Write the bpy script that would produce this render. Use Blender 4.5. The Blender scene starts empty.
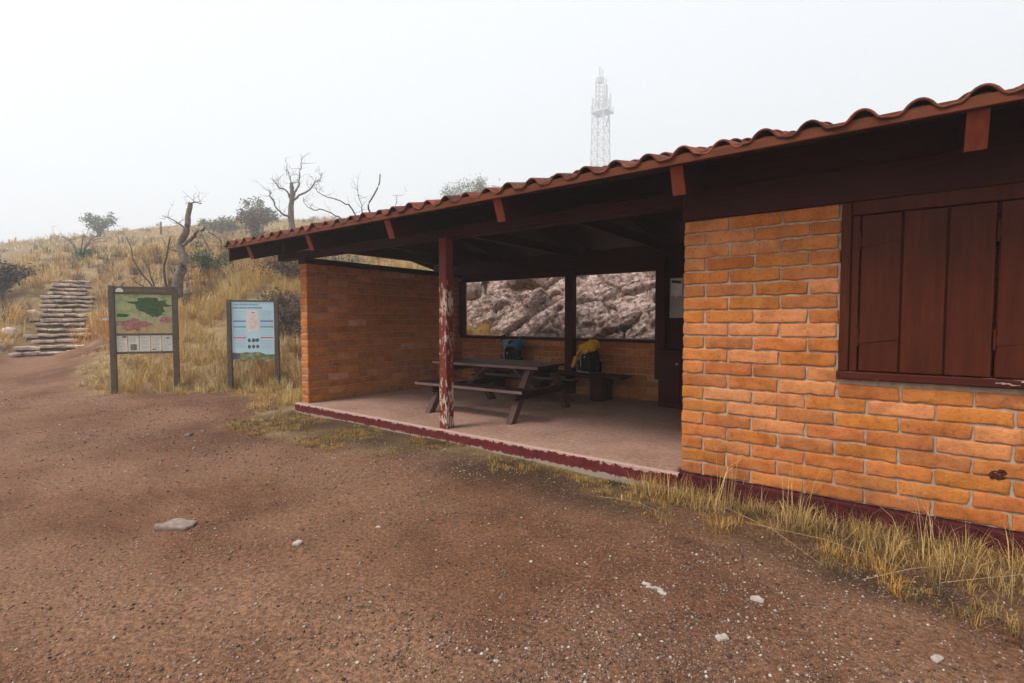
import bpy, math, random
import numpy as np
from mathutils import Vector, noise, Matrix
random.seed(7); rng = np.random.default_rng(11)
S = bpy.context.scene; C = S.collection
R = math.radians

# ------------------------------------------------------------------ materials
def new_mat(name):
    m = bpy.data.materials.new(name); m.use_nodes = True
    nt = m.node_tree; b = nt.nodes['Principled BSDF']
    b.inputs['Specular IOR Level'].default_value = 0.12
    return m, nt, b
def nd(nt, t, **kw):
    n = nt.nodes.new(t)
    for k, v in kw.items(): setattr(n, k, v)
    return n
def noise_node(nt, vec, scale, detail=4, rough=.55):
    n = nd(nt, 'ShaderNodeTexNoise'); n.inputs['Scale'].default_value = scale
    n.inputs['Detail'].default_value = detail; n.inputs['Roughness'].default_value = rough
    nt.links.new(vec, n.inputs['Vector']); return n
def ramp(nt, fac, stops):
    r = nd(nt, 'ShaderNodeValToRGB'); e = r.color_ramp.elements
    while len(e) < len(stops): e.new(0.5)
    for x, (p, c) in zip(e, stops):
        x.position = p; x.color = (*c, 1) if len(c) == 3 else c
    nt.links.new(fac, r.inputs['Fac']); return r
def mixc(nt, fac, a, b, mode='MIX'):
    m = nd(nt, 'ShaderNodeMix', data_type='RGBA', blend_type=mode)
    for i, v in ((0, fac), (6, a), (7, b)):
        if isinstance(v, (int, float)): m.inputs[i].default_value = v
        elif isinstance(v, tuple): m.inputs[i].default_value = (*v, 1)
        else: nt.links.new(v, m.inputs[i])
    return m.outputs[2]
def bump(nt, b, h, strength, dist, prev=None):
    n = nd(nt, 'ShaderNodeBump'); n.inputs['Strength'].default_value = strength
    n.inputs['Distance'].default_value = dist
    nt.links.new(h, n.inputs['Height'])
    if prev is not None: nt.links.new(prev, n.inputs['Normal'])
    nt.links.new(n.outputs[0], b.inputs['Normal']); return n.outputs[0]
def coord(nt): return nd(nt, 'ShaderNodeNewGeometry').outputs['Position']
def simple(name, col, rough=.7, var=.25, scale=8, bmp=.3, dist=.004, metal=0):
    m, nt, b = new_mat(name); P = coord(nt)
    n = noise_node(nt, P, scale, 6)
    r = ramp(nt, n.outputs['Fac'], [(.3, tuple(c*(1-var) for c in col)), (.7, tuple(min(1, c*(1+var)) for c in col))])
    nt.links.new(r.outputs[0], b.inputs['Base Color']); b.inputs['Roughness'].default_value = rough
    b.inputs['Metallic'].default_value = metal
    n2 = noise_node(nt, P, scale*9, 5); bump(nt, b, n2.outputs['Fac'], bmp, dist)
    return m
def attr_mat(name, rough=.8, bscale=60, bstr=.5, bdist=.004, nscale=12, namt=.35, spec=.2, trans=0):
    m, nt, b = new_mat(name); P = coord(nt)
    a = nd(nt, 'ShaderNodeAttribute', attribute_name='Col')
    n = noise_node(nt, P, nscale, 6)
    f = ramp(nt, n.outputs['Fac'], [(.25, (1-namt,)*3), (.75, (1+namt*.6,)*3)])
    nt.links.new(mixc(nt, 1.0, a.outputs['Color'], f.outputs[0], 'MULTIPLY'), b.inputs['Base Color'])
    b.inputs['Roughness'].default_value = rough; b.inputs['Specular IOR Level'].default_value = spec
    n2 = noise_node(nt, P, bscale, 6); bump(nt, b, n2.outputs['Fac'], bstr, bdist)
    return m
def paint(name, col, peel=0.0, peelcol=(.55, .45, .38), rough=.55, axis=2, spots=False):
    """old wood paint with grain, dirt and flaking"""
    m, nt, b = new_mat(name); P = coord(nt)
    mp = nd(nt, 'ShaderNodeMapping'); sc = [26, 26, 26]; sc[axis] = 2.2; mp.inputs['Scale'].default_value = sc
    nt.links.new(P, mp.inputs['Vector'])
    g = noise_node(nt, mp.outputs[0], 1.0, 6, .6); n = noise_node(nt, P, 3.2, 5)
    c1 = ramp(nt, g.outputs['Fac'], [(.3, tuple(c*.52 for c in col)), (.7, tuple(c*1.45 for c in col))])
    c2 = mixc(nt, n.outputs['Fac'], c1.outputs[0], tuple(c*.75 for c in col))
    out = c2
    if peel > 0:
        mp2 = nd(nt, 'ShaderNodeMapping'); s2 = [34, 34, 34]; s2[axis] = 11; mp2.inputs['Scale'].default_value = s2
        nt.links.new(P, mp2.inputs['Vector'])
        mp3 = nd(nt, 'ShaderNodeMapping'); mp3.inputs['Location'].default_value = (0, 0, -.85); nt.links.new(P, mp3.inputs['Vector'])
        k = noise_node(nt, mp2.outputs[0], 1.0, 5, .6); L = noise_node(nt, mp3.outputs[0], 1.9, 2)
        ad = nd(nt, 'ShaderNodeMath', operation='MULTIPLY_ADD'); nt.links.new(L.outputs['Fac'], ad.inputs[0]); ad.inputs[1].default_value = .75
        nt.links.new(k.outputs['Fac'], ad.inputs[2])
        q = ramp(nt, ad.outputs[0], [(peel, (0, 0, 0)), (peel+.025, (1, 1, 1))])
        out = mixc(nt, q.outputs[0], out, peelcol)
        rr = bump(nt, b, q.outputs[0], .4, .002)
    nt.links.new(out, b.inputs['Base Color']); b.inputs['Roughness'].default_value = rough
    if peel <= 0: bump(nt, b, g.outputs['Fac'], .35, .002)
    return m

M = {}
def brick_mat():
    m, nt, b = new_mat('slump_brick'); P = coord(nt)
    a = nd(nt, 'ShaderNodeAttribute', attribute_name='Col')
    n1 = noise_node(nt, P, 5.5, 6, .65); n2 = noise_node(nt, P, 38, 6, .7); n3 = noise_node(nt, P, 140, 4, .7); n4 = noise_node(nt, P, 1.3, 5, .6)
    f = ramp(nt, n1.outputs['Fac'], [(.28, (.62, .56, .52)), (.5, (1, 1, 1)), (.72, (1.22, 1.25, 1.3))])
    c = mixc(nt, 1.0, a.outputs['Color'], f.outputs[0], 'MULTIPLY')
    g = ramp(nt, n2.outputs['Fac'], [(.30, (.60, .55, .5)), (.46, (1, 1, 1)), (.62, (1.0, 1.0, 1.0)), (.74, (1.35, 1.5, 1.7))])
    c = mixc(nt, 1.0, c, g.outputs[0], 'MULTIPLY')
    pit = ramp(nt, n3.outputs['Fac'], [(.30, (1, 1, 1)), (.36, (0, 0, 0))]); c = mixc(nt, pit.outputs[0], c, (.13, .045, .02))
    st = ramp(nt, n4.outputs['Fac'], [(.55, (0, 0, 0)), (.75, (.30, .30, .30))]); c = mixc(nt, st.outputs[0], c, (.36, .25, .17))
    nt.links.new(c, b.inputs['Base Color']); b.inputs['Roughness'].default_value = .9
    p = bump(nt, b, n2.outputs['Fac'], .75, .010); bump(nt, b, n3.outputs['Fac'], .6, .003, p); return m
M['brick'] = brick_mat()
M['mortar'] = simple('mortar', (.40, .31, .23), .95, .3, 14, .7, .006)
M['paint_red'] = paint('red_brown_paint', (.19, .040, .019), .0)
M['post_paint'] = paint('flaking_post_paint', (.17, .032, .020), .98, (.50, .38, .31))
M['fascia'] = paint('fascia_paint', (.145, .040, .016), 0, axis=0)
M['dark_wood'] = paint('shaded_brown_paint', (.048, .0095, .006), 0, axis=0)  # red-brown paint darkened to stand for the shade under the roof
M['shaded_wood_y'] = paint('shaded_brown_paint_rafters', (.048, .0095, .006), 0, axis=1)
M['shaded_wood_z'] = paint('shaded_brown_paint_upright', (.048, .0095, .006), 0, axis=2)
M['shutter'] = paint('shutter_paint', (.075, .0145, .0045), .0, rough=.5)
M['sill'] = paint('window_sill_paint', (.075, .014, .009), .97, (.40, .29, .25), axis=0)
M['iron'] = simple('hinge_iron', (.04, .014, .01), .5, .3, 20, .4)
M['tile'] = attr_mat('roof_tile', .8, 70, .7, .005, 14, .6)
M['tile_mortar'] = simple('tile_mortar', (.13, .06, .025), .9, .3, 20, .6)
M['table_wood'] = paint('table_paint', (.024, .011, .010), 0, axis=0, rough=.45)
M['table_edge_lit'] = paint('table_edge_lit_paint', (.20, .125, .11), 0, axis=0, rough=.5)  # lighter tone paints in the sky light caught along the table edges
M['table_leg'] = paint('table_leg_paint', (.115, .06, .052), 0, axis=2, rough=.55)  # leg colour carries the light on their fronts, paler than the top
M['sign_metal'] = simple('sign_brown_metal', (.105, .082, .065), .5, .18, 10, .15, .001)
M['steel'] = simple('grey_steel', (.5, .5, .5), .45, .1, 10, .1, .001, .6)

def concrete():
    m, nt, b = new_mat('pink_concrete'); P = coord(nt)
    n = noise_node(nt, P, 1.1, 7, .6); n2 = noise_node(nt, P, 22, 6)
    c = ramp(nt, n.outputs['Fac'], [(.3, (.22, .12, .088)), (.5, (.35, .20, .15)), (.72, (.44, .27, .205))])
    c2 = mixc(nt, .35, c.outputs[0], ramp(nt, n2.outputs['Fac'], [(.35, (.2, .11, .08)), (.65, (.5, .33, .26))]).outputs[0])
    nt.links.new(c2, b.inputs['Base Color']); b.inputs['Roughness'].default_value = .8
    bump(nt, b, n2.outputs['Fac'], .5, .004); return m
M['concrete'] = concrete()
def red_edge():
    m, nt, b = new_mat('painted_foundation'); P = coord(nt)
    sx = nd(nt, 'ShaderNodeSeparateXYZ'); nt.links.new(P, sx.inputs[0])
    n = noise_node(nt, P, 14, 6, .65)
    a = nd(nt, 'ShaderNodeMath', operation='MULTIPLY_ADD'); nt.links.new(n.outputs['Fac'], a.inputs[0])
    a.inputs[1].default_value = .13; nt.links.new(sx.outputs[2], a.inputs[2])
    q = ramp(nt, a.outputs[0], [(.182, (1, 1, 1)), (.187, (0, 0, 0))])
    lo = ramp(nt, a.outputs[0], [(.075, (0, 0, 0)), (.085, (1, 1, 1))])
    red = ramp(nt, n.outputs['Fac'], [(.3, (.075, .012, .013)), (.7, (.15, .026, .025))])
    c = mixc(nt, q.outputs[0], (.42, .28, .23), red.outputs[0])
    c = mixc(nt, lo.outputs[0], (.30, .24, .19), c)
    nt.links.new(c, b.inputs['Base Color']); b.inputs['Roughness'].default_value = .7
    bump(nt, b, n.outputs['Fac'], .6, .01); return m
M['red_edge'] = red_edge()
def red_found():
    m = simple('maroon_foundation', (.065, .011, .013), .8, .5, 7, .7, .01); return m
M['red_found'] = red_found()

def ground_mat():
    m, nt, b = new_mat('red_dirt_and_gravel'); P = coord(nt)
    at = nd(nt, 'ShaderNodeAttribute', attribute_name='grass')
    n0 = noise_node(nt, P, .35, 4); n1 = noise_node(nt, P, 2.3, 6, .6); n2 = noise_node(nt, P, 42, 7, .75); n3 = noise_node(nt, P, 120, 4, .7)
    base = ramp(nt, n1.outputs['Fac'], [(.28, (.105, .046, .025)), (.5, (.152, .069, .037)), (.72, (.21, .098, .055))])
    n5 = noise_node(nt, P, .55, 3, .5); wr = ramp(nt, n5.outputs['Fac'], [(.42, (0, 0, 0)), (.60, (.8, .8, .8))]); dk = ramp(nt, n0.outputs['Fac'], [(.36, (.80, .79, .78)), (.54, (1, 1, 1))])
    b2 = mixc(nt, wr.outputs[0], base.outputs[0], (.235, .125, .075)); b2 = mixc(nt, 1.0, b2, dk.outputs[0], 'MULTIPLY')
    gr = ramp(nt, n2.outputs['Fac'], [(.34, (.36, .34, .33)), (.5, (1, 1, 1)), (.64, (1.7, 1.65, 1.6))])
    b3 = mixc(nt, 1.0, b2, gr.outputs[0], 'MULTIPLY')
    v = nd(nt, 'ShaderNodeTexVoronoi'); v.inputs['Scale'].default_value = 115; nt.links.new(P, v.inputs['Vector'])
    peb = ramp(nt, v.outputs['Distance'], [(.22, (1, 1, 1)), (.34, (0, 0, 0))])
    vc = nd(nt, 'ShaderNodeSeparateColor'); nt.links.new(v.outputs['Color'], vc.inputs[0])
    pc = ramp(nt, vc.outputs[0], [(.0, (.035, .022, .017)), (.45, (.15, .09, .065)), (.75, (.27, .18, .135)), (.95, (.42, .34, .28))])
    sel = ramp(nt, vc.outputs[1], [(.25, (0, 0, 0)), (.3, (1, 1, 1))])
    mm = nd(nt, 'ShaderNodeMath', operation='MULTIPLY'); nt.links.new(peb.outputs[0], mm.inputs[0]); nt.links.new(sel.outputs[0], mm.inputs[1])
    b4 = mixc(nt, mm.outputs[0], b3, pc.outputs[0])
    # hillside soil: litter and dry thatch
    s1 = ramp(nt, n1.outputs['Fac'], [(.3, (.13, .085, .045)), (.5, (.23, .155, .075)), (.7, (.34, .24, .12))])
    s2 = mixc(nt, 1.0, s1.outputs[0], gr.outputs[0], 'MULTIPLY')
    fin = mixc(nt, at.outputs['Fac'], b4, s2)
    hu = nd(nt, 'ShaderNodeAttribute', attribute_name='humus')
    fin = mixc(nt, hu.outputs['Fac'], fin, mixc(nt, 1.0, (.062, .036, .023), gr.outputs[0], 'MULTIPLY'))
    nt.links.new(fin, b.inputs['Base Color']); b.inputs['Roughness'].default_value = .85
    h = mixc(nt, .5, n2.outputs['Fac'], n3.outputs['Fac'])
    p = bump(nt, b, h, .9, .012); bump(nt, b, mm.outputs[0], .7, .006, p)
    return m
M['ground'] = ground_mat()
def rock_mat():
    m, nt, b = new_mat('pink_rock'); P = coord(nt)
    n = noise_node(nt, P, 1.6, 8, .65); n2 = noise_node(nt, P, 9, 8, .7); n3 = noise_node(nt, P, 45, 6, .7)
    c = ramp(nt, n.outputs['Fac'], [(.28, (.26, .17, .14)), (.45, (.42, .30, .26)), (.6, (.54, .42, .37)), (.78, (.52, .46, .42))])
    s = ramp(nt, n2.outputs['Fac'], [(.36, (.14, .12, .11)), (.46, (.75, .75, .75)), (.58, (1.25, 1.2, 1.18)), (.68, (1.95, 2.0, 1.95))])
    c2 = mixc(nt, 1.0, c.outputs[0], s.outputs[0], 'MULTIPLY')
    nt.links.new(c2, b.inputs['Base Color']); b.inputs['Roughness'].default_value = .85
    p = bump(nt, b, n2.outputs['Fac'], .9, .06); bump(nt, b, n3.outputs['Fac'], .8, .02, p)
    return m
M['rock'] = rock_mat()
M['white_stone'] = simple('white_stone', (.42, .35, .30), .8, .25, 25, .7, .006)
M['step_stone'] = simple('step_stone', (.46, .35, .28), .85, .5, 3.6, .8, .012)
M['pink_stone'] = simple('pink_grey_stone', (.30, .23, .19), .85, .3, 22, .8, .008)
M['grey_stone'] = simple('grey_stone', (.22, .19, .17), .85, .3, 12, .7, .01)
M['grass'] = attr_mat('dry_grass', .8, 30, 0, .001, 2.5, .18, .1)
M['leaf'] = attr_mat('shrub_leaves', .75, 30, 0, .001, 3, .25, .15)
M['pebble'] = attr_mat('pebbles', .8, 200, .3, .001, 40, .2)
M['dead_wood'] = simple('grey_dead_wood', (.17, .135, .115), .9, .35, 9, .8, .01)
M['black_wood'] = simple('charred_wood', (.075, .055, .045), .9, .35, 9, .8, .01)
M['grey_post'] = simple('weathered_post', (.12, .11, .10), .9, .2, 9, .5)
M['tower'] = simple('tower_steel', (.44, .45, .46), .6, .1, 1, .1)  # grey lightened to add to the tower's fading in the haze

# ------------------------------------------------------------------ mesh tools
class MB:
    def __init__(s): s.v = []; s.f = []; s.c = []
    def add(s, vs, fs, col=None):
        o = len(s.v); s.v.extend([tuple(p) for p in vs]); s.f.extend([tuple(i+o for i in f) for f in fs])
        s.c.extend([col or (1, 1, 1)]*len(vs)); return o
    def box(s, x0, x1, y0, y1, z0, z1, col=None, ch=0.006):
        """box with small chamfers"""
        ch = min(ch, (x1-x0)*.3, (y1-y0)*.3, (z1-z0)*.3)
        X = (x0, x1); Y = (y0, y1); Z = (z0, z1); vs = []; idx = {}
        for i in (0, 1):
            for j in (0, 1):
                for k in (0, 1):
                    sx, sy, sz = (1-2*i)*ch, (1-2*j)*ch, (1-2*k)*ch
                    for a, d in enumerate(((0, sy, sz), (sx, 0, sz), (sx, sy, 0))):
                        idx[i, j, k, a] = len(vs); vs.append((X[i]+d[0], Y[j]+d[1], Z[k]+d[2]))
        fs = []
        for i in (0, 1): fs.append([idx[i, j, k, 0] for j, k in ((0, 0), (1, 0), (1, 1), (0, 1))])
        for j in (0, 1): fs.append([idx[i, j, k, 1] for i, k in ((0, 0), (1, 0), (1, 1), (0, 1))])
        for k in (0, 1): fs.append([idx[i, j, k, 2] for i, j in ((0, 0), (1, 0), (1, 1), (0, 1))])
        for j in (0, 1):
            for k in (0, 1): fs.append([idx[0, j, k, 1], idx[1, j, k, 1], idx[1, j, k, 2], idx[0, j, k, 2]])
        for i in (0, 1):
            for k in (0, 1): fs.append([idx[i, 0, k, 0], idx[i, 1, k, 0], idx[i, 1, k, 2], idx[i, 0, k, 2]])
        for i in (0, 1):
            for j in (0, 1): fs.append([idx[i, j, 0, 0], idx[i, j, 1, 0], idx[i, j, 1, 1], idx[i, j, 0, 1]])
        for i in (0, 1):
            for j in (0, 1):
                for k in (0, 1): fs.append([idx[i, j, k, 0], idx[i, j, k, 1], idx[i, j, k, 2]])
        s.add(vs, fs, col)
    def hexa(s, P, col=None):
        """8 points: bottom quad then top quad"""
        s.add(P, [(0, 3, 2, 1), (4, 5, 6, 7), (0, 1, 5, 4), (1, 2, 6, 5), (2, 3, 7, 6), (3, 0, 4, 7)], col)
    def beam(s, a, b, w, h, col=None):
        """squared timber between two points (w sideways, h upright)"""
        a = Vector(a); b = Vector(b); d = (b-a).normalized()
        side = d.cross(Vector((0, 0, 1)))
        side = side.normalized() if side.length > 1e-4 else Vector((1, 0, 0))
        up = side.cross(d).normalized()
        P = []
        for sv in (-1, 1):
            for e in (a, b):
                pass
        q = [a-side*w/2-up*h/2, a+side*w/2-up*h/2, b+side*w/2-up*h/2, b-side*w/2-up*h/2,
             a-side*w/2+up*h/2, a+side*w/2+up*h/2, b+side*w/2+up*h/2, b-side*w/2+up*h/2]
        s.hexa(q, col)
    def tube(s, pts, rad, n=7, col=None, cap=True):
        pts = [Vector(p) for p in pts]; rings = []
        up = Vector((.13, .21, .97))
        base = len(s.v); vs = []; fs = []
        for i, p in enumerate(pts):
            d = (pts[min(i+1, len(pts)-1)]-pts[max(i-1, 0)]).normalized()
            a = d.cross(up)
            if a.length < .1: a = d.cross(Vector((1, 0, 0)))
            a.normalize(); b = a.cross(d)
            r = rad[i] if isinstance(rad, (list, tuple)) else rad
            for k in range(n):
                t = 2*math.pi*k/n; vs.append(p+(a*math.cos(t)+b*math.sin(t))*r)
        for i in range(len(pts)-1):
            for k in range(n):
                k2 = (k+1) % n; fs.append((i*n+k, i*n+k2, (i+1)*n+k2, (i+1)*n+k))
        if cap: fs.append(tuple(range(n))[::-1]); fs.append(tuple((len(pts)-1)*n+k for k in range(n)))
        s.add(vs, fs, col)
    def rbox(s, c, half, r=.012, nz=0.003, seed=0, rot=None, col=None, n=(5, 2, 2), nf=7.0):
        """rounded, slightly irregular block (bricks, stones, bags)"""
        hx, hy, hz = half; r = min(r, hx*.95, hy*.95, hz*.95)
        def ax(h, k):
            q = r/h; inner = [(-1+q)+(2-2*q)*i/k for i in range(k+1)]
            return [-1, -1+q*.35] + inner + [1-q*.35, 1]
        A = [ax(hx, n[0]), ax(hy, n[1]), ax(hz, n[2])]
        key = {}; vs = []; fs = []
        def vid(i, j, k):
            if (i, j, k) in key: return key[i, j, k]
            p = Vector((A[0][i]*hx, A[1][j]*hy, A[2][k]*hz))
            q = Vector((max(-hx+r, min(hx-r, p.x)), max(-hy+r, min(hy-r, p.y)), max(-hz+r, min(hz-r, p.z))))
            d = p-q
            if d.length > 1e-9: p = q+d.normalized()*r
            if nz:
                w = noise.noise_vector(Vector((p.x*nf+seed*3.17, p.y*nf+seed*1.31, p.z*nf-seed*2.3)))
                w2 = noise.noise_vector(Vector((p.x*nf*3.1-seed, p.y*nf*3.1+seed*.7, p.z*nf*3.1)))
                p = p+(w+w2*.5)*nz
            if rot is not None: p = rot @ p
            key[i, j, k] = len(vs); vs.append(p+Vector(c)); return key[i, j, k]
        L = [len(a)-1 for a in A]
        for a in range(3):
            b, cc = (a+1) % 3, (a+2) % 3
            for e in (0, L[a]):
                for u in range(L[b]):
                    for w in range(L[cc]):
                        q = []
                        for du, dw in ((0, 0), (1, 0), (1, 1), (0, 1)):
                            t = [0, 0, 0]; t[a] = e; t[b] = u+du; t[cc] = w+dw; q.append(vid(*t))
                        fs.append(tuple(q) if e else tuple(q[::-1]))
        s.add(vs, fs, col)
    def poly(s, pts, th, axis='y', col=None):
        """flat plate traced in local x-z, given thickness in y (pts are (x,z), front at y=th[0], back th[1])"""
        n = len(pts); vs = [(x, th[0], z) for x, z in pts]+[(x, th[1], z) for x, z in pts]
        fs = [tuple(range(n)), tuple(range(2*n-1, n-1, -1))]+[(i, n+i, n+(i+1) % n, (i+1) % n) for i in range(n)]
        s.add(vs, fs, col)
    def build(s, name, mat, parent=None, smooth=False, solid=None):
        root = parent
        off = Vector((0, 0, 0))
        while root is not None:
            off = off+root.location if root.type == 'EMPTY' and not root.get('_local') else off
            root = root.parent
        me = bpy.data.meshes.new(name)
        me.from_pydata([(a-off.x, b-off.y, c-off.z) for a, b, c in s.v], [], s.f)
        if any(c != (1, 1, 1) for c in s.c):
            at = me.color_attributes.new('Col', 'FLOAT_COLOR', 'POINT')
            at.data.foreach_set('color', np.array([(*c, 1) for c in s.c], dtype=np.float32).ravel())
        if smooth: me.polygons.foreach_set('use_smooth', [True]*len(me.polygons))
        me.materials.append(mat); me.update()
        o = bpy.data.objects.new(name, me); C.objects.link(o); o.parent = parent
        if solid:
            md = o.modifiers.new('thickness', 'SOLIDIFY'); md.thickness = solid; md.offset = -1
        return o
def tag(o, label=None, cat=None, group=None, kind=None):
    if label: o['label'] = label
    if cat: o['category'] = cat
    if group: o['group'] = group
    if kind: o['kind'] = kind
    return o
def thing(name, loc, label, cat, group=None, rz=0, local=False):
    o = bpy.data.objects.new(name, None); C.objects.link(o); o.location = loc; o.rotation_euler = (0, 0, rz)
    o.empty_display_size = .2
    if local: o['_local'] = 1
    return tag(o, label, cat, group)
def np_mesh(name, V, loops, totals, mat, cols=None, smooth=False, parent=None):
    me = bpy.data.meshes.new(name)
    me.vertices.add(len(V)); me.vertices.foreach_set('co', V.astype(np.float32).ravel())
    me.loops.add(len(loops)); me.loops.foreach_set('vertex_index', loops.astype(np.int32))
    starts = np.concatenate([[0], np.cumsum(totals)[:-1]]).astype(np.int32)
    me.polygons.add(len(totals)); me.polygons.foreach_set('loop_start', starts)
    me.polygons.foreach_set('loop_total', totals.astype(np.int32))
    if smooth: me.polygons.foreach_set('use_smooth', np.ones(len(totals), dtype=bool))
    if cols is not None:
        at = me.color_attributes.new('Col', 'FLOAT_COLOR', 'POINT')
        at.data.foreach_set('color', np.concatenate([cols, np.ones((len(cols), 1))], 1).astype(np.float32).ravel())
    me.materials.append(mat); me.update(calc_edges=True); me.validate()
    o = bpy.data.objects.new(name, me); C.objects.link(o); o.parent = parent; return o

# ------------------------------------------------------------------ terrain
CP = [(-21.19,2.7,.81),(-22.14,3.98,.5),(-21.1,4.78,.73),(-27.83,5.8,3.2),(-29.02,4.9,3.2),(-26.82,6.58,3.3),(-26.84,3.42,1.93),
 (-42.38,5.4,4.22),(-63.57,8.09,6.72),(-105.95,13.49,11.65),(-123.66,-.03,10.16),(-57.71,-.01,3.63),(-45.19,10.8,5.68),(-69.04,16.5,9.39),
 (-94.14,22.5,13.73),(-17.57,6.72,2.3),(-20.54,5.71,1.95),(-18.69,6.5,2.3),(-14.78,6.96,2.0),(-35.13,13.44,5.67),(-54.89,21.01,9.47),
 (-82.34,31.51,15.36),(-21.38,11.36,4.08),(-37.62,21.61,7.89),(-70.53,40.52,16.1),(-12.35,6.3,.95),(-14.05,5.38,.75),(-15.7,4.37,.6),
 (-19.65,12.68,4.5),(-16.29,12.73,3.9),(-31.32,26.42,8.0),(-45.09,41.07,12.0),(-39.9,45.03,13.0),
 (0,0,0),(-5,2,0),(-10,1,0),(0,-10,0),(-10,-8,0),(5,2,0),(10,-6,0),(-8.5,4.3,0),(-13,2.5,0),(-11.2,5.4,.05),(-1,4.4,-.1),(3,4.4,-.12),(-17,-3,.05),
 (-18,2.2,.2),(-18.5,3.5,.28),(-25,-4,.6),(-20,-15,-.3),(-40,-20,0),(-9.4,9.5,.9),(-9.6,11,1.35),(-6,10,.2),(0,10,.1),(5,10,.1),(-8,14,3.6),(0,14,3.8),(6,14,3.2),
 (-10,22,5.5),(5,22,5.5),(0,40,9),(20,30,6),(14,6,0),(30,5,-.2),(-300,0,5),(-300,180,15),(-100,200,34),(0,300,30),(150,150,10),(300,200,5),
 (60,-60,-1),(-60,-80,-2),(-250,-250,-6),(250,-250,-6),(0,-300,-6),(-140,50,12)]
CPa = np.array(CP, float)
def _U(r2): return np.where(r2 > 1e-9, r2*np.log(np.maximum(r2, 1e-9))*.5, 0)
def _tps():
    X = CPa[:, :2]/20; n = len(X)
    K = _U(((X[:, None]-X[None])**2).sum(-1)) + np.eye(n)*.004
    P = np.concatenate([np.ones((n, 1)), X], 1)
    A = np.zeros((n+3, n+3)); A[:n, :n] = K; A[:n, n:] = P; A[n:, :n] = P.T
    return np.linalg.solve(A, np.concatenate([CPa[:, 2], np.zeros(3)]))
W = _tps()
POLY = np.array([(-13.4,2.95),(-16.0,3.35),(-18.5,4.25),(-21.6,4.85),(-22.5,3.0),(-20.5,1.6),(-18,-2),(-17,-8),(-20,-45),(45,-45),(45,4.2),(-.8,3.55),(-1.9,4.2),(-3,4.25),(-5.0,3.55),(-7.6,3.3),(-9.3,4.6),(-11,5.0),(-12.3,3.85)])
def sd_poly(x, y):
    """signed distance to the bare dirt area, positive outside"""
    d = np.full(x.shape, 1e9); ins = np.zeros(x.shape, bool)
    n = len(POLY)
    for i in range(n):
        a = POLY[i]; b = POLY[(i+1) % n]; e = b-a
        t = np.clip(((x-a[0])*e[0]+(y-a[1])*e[1])/(e@e), 0, 1)
        d = np.minimum(d, np.hypot(x-a[0]-t*e[0], y-a[1]-t*e[1]))
        c = ((a[1] > y) != (b[1] > y)) & (x < (b[0]-a[0])*(y-a[1])/(b[1]-a[1]+1e-12)+a[0]); ins ^= c
    return np.where(ins, -d, d)
def sm(t): t = np.clip(t, 0, 1); return t*t*(3-2*t)
def vnoise(x, y, f, seed=0):
    """cheap smooth value noise"""
    x = x*f+seed*17.3; y = y*f+seed*5.1
    xi = np.floor(x); yi = np.floor(y); u = sm(x-xi); v = sm(y-yi)
    def h(a, b): q = np.sin(a*127.1+b*311.7+seed*7.7)*43758.5453; return q-np.floor(q)
    return (h(xi, yi)*(1-u)+h(xi+1, yi)*u)*(1-v)+(h(xi, yi+1)*(1-u)+h(xi+1, yi+1)*u)*v
def hz_(x, y):
    x = np.asarray(x, float); y = np.asarray(y, float); sh = x.shape; x = x.ravel(); y = y.ravel()
    z = W[-3]+W[-2]*x/20+W[-1]*y/20
    for i in range(len(CPa)):
        z = z+W[i]*_U((x/20-CPa[i, 0]/20)**2+(y/20-CPa[i, 1]/20)**2)
    z = np.clip(z, -12, 60)
    ylim = 4.9+1.5*sm((x+13.8)/2.6)+3.2*sm((x+9.4)/1.2)
    core = sm((x+15.2)/2.6)*sm((ylim-y)/1.0)*sm((14-x)/4)
    z = z*(1-core)+core*(-.06*sm((x+4.5)/3.5)*sm((y-2.6)/1.6)+.03*sm((x+2.2)/1.0)*sm((y-3.9)/.5))
    sd = sd_poly(x, y)
    rough = sm((sd-.3)/2.5)
    z = z+rough*((vnoise(x, y, .45, 1)-.5)*.5+(vnoise(x, y, 1.3, 2)-.5)*.22)*np.clip(np.hypot(x, y)/30+.3, 0, 2)
    z = z+(vnoise(x, y, .5, 3)-.5)*.035*(1-rough)*sm((4.3-y)/1.0)
    e = np.array([-6.2, 1.8]); L2 = e@e; tt = np.clip(((x+21.75)*e[0]+(y-3.95)*e[1])/L2, -.05, 1.05)
    ds = np.hypot(x+21.75-tt*e[0], y-3.95-tt*e[1]); k = 1-sm((ds-.95)/1.1)
    z = z*(1-k)+k*(.42+(3.12-.42)*np.clip(tt, 0, 1)-.045)
    z = z+(vnoise(x, y, 2.2, 4)-.5)*.018+(vnoise(x, y, 6.5, 5)-.5)*.008
    return z.reshape(sh)
def hz(x, y): return float(hz_(np.array([x]), np.array([y]))[0])

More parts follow.
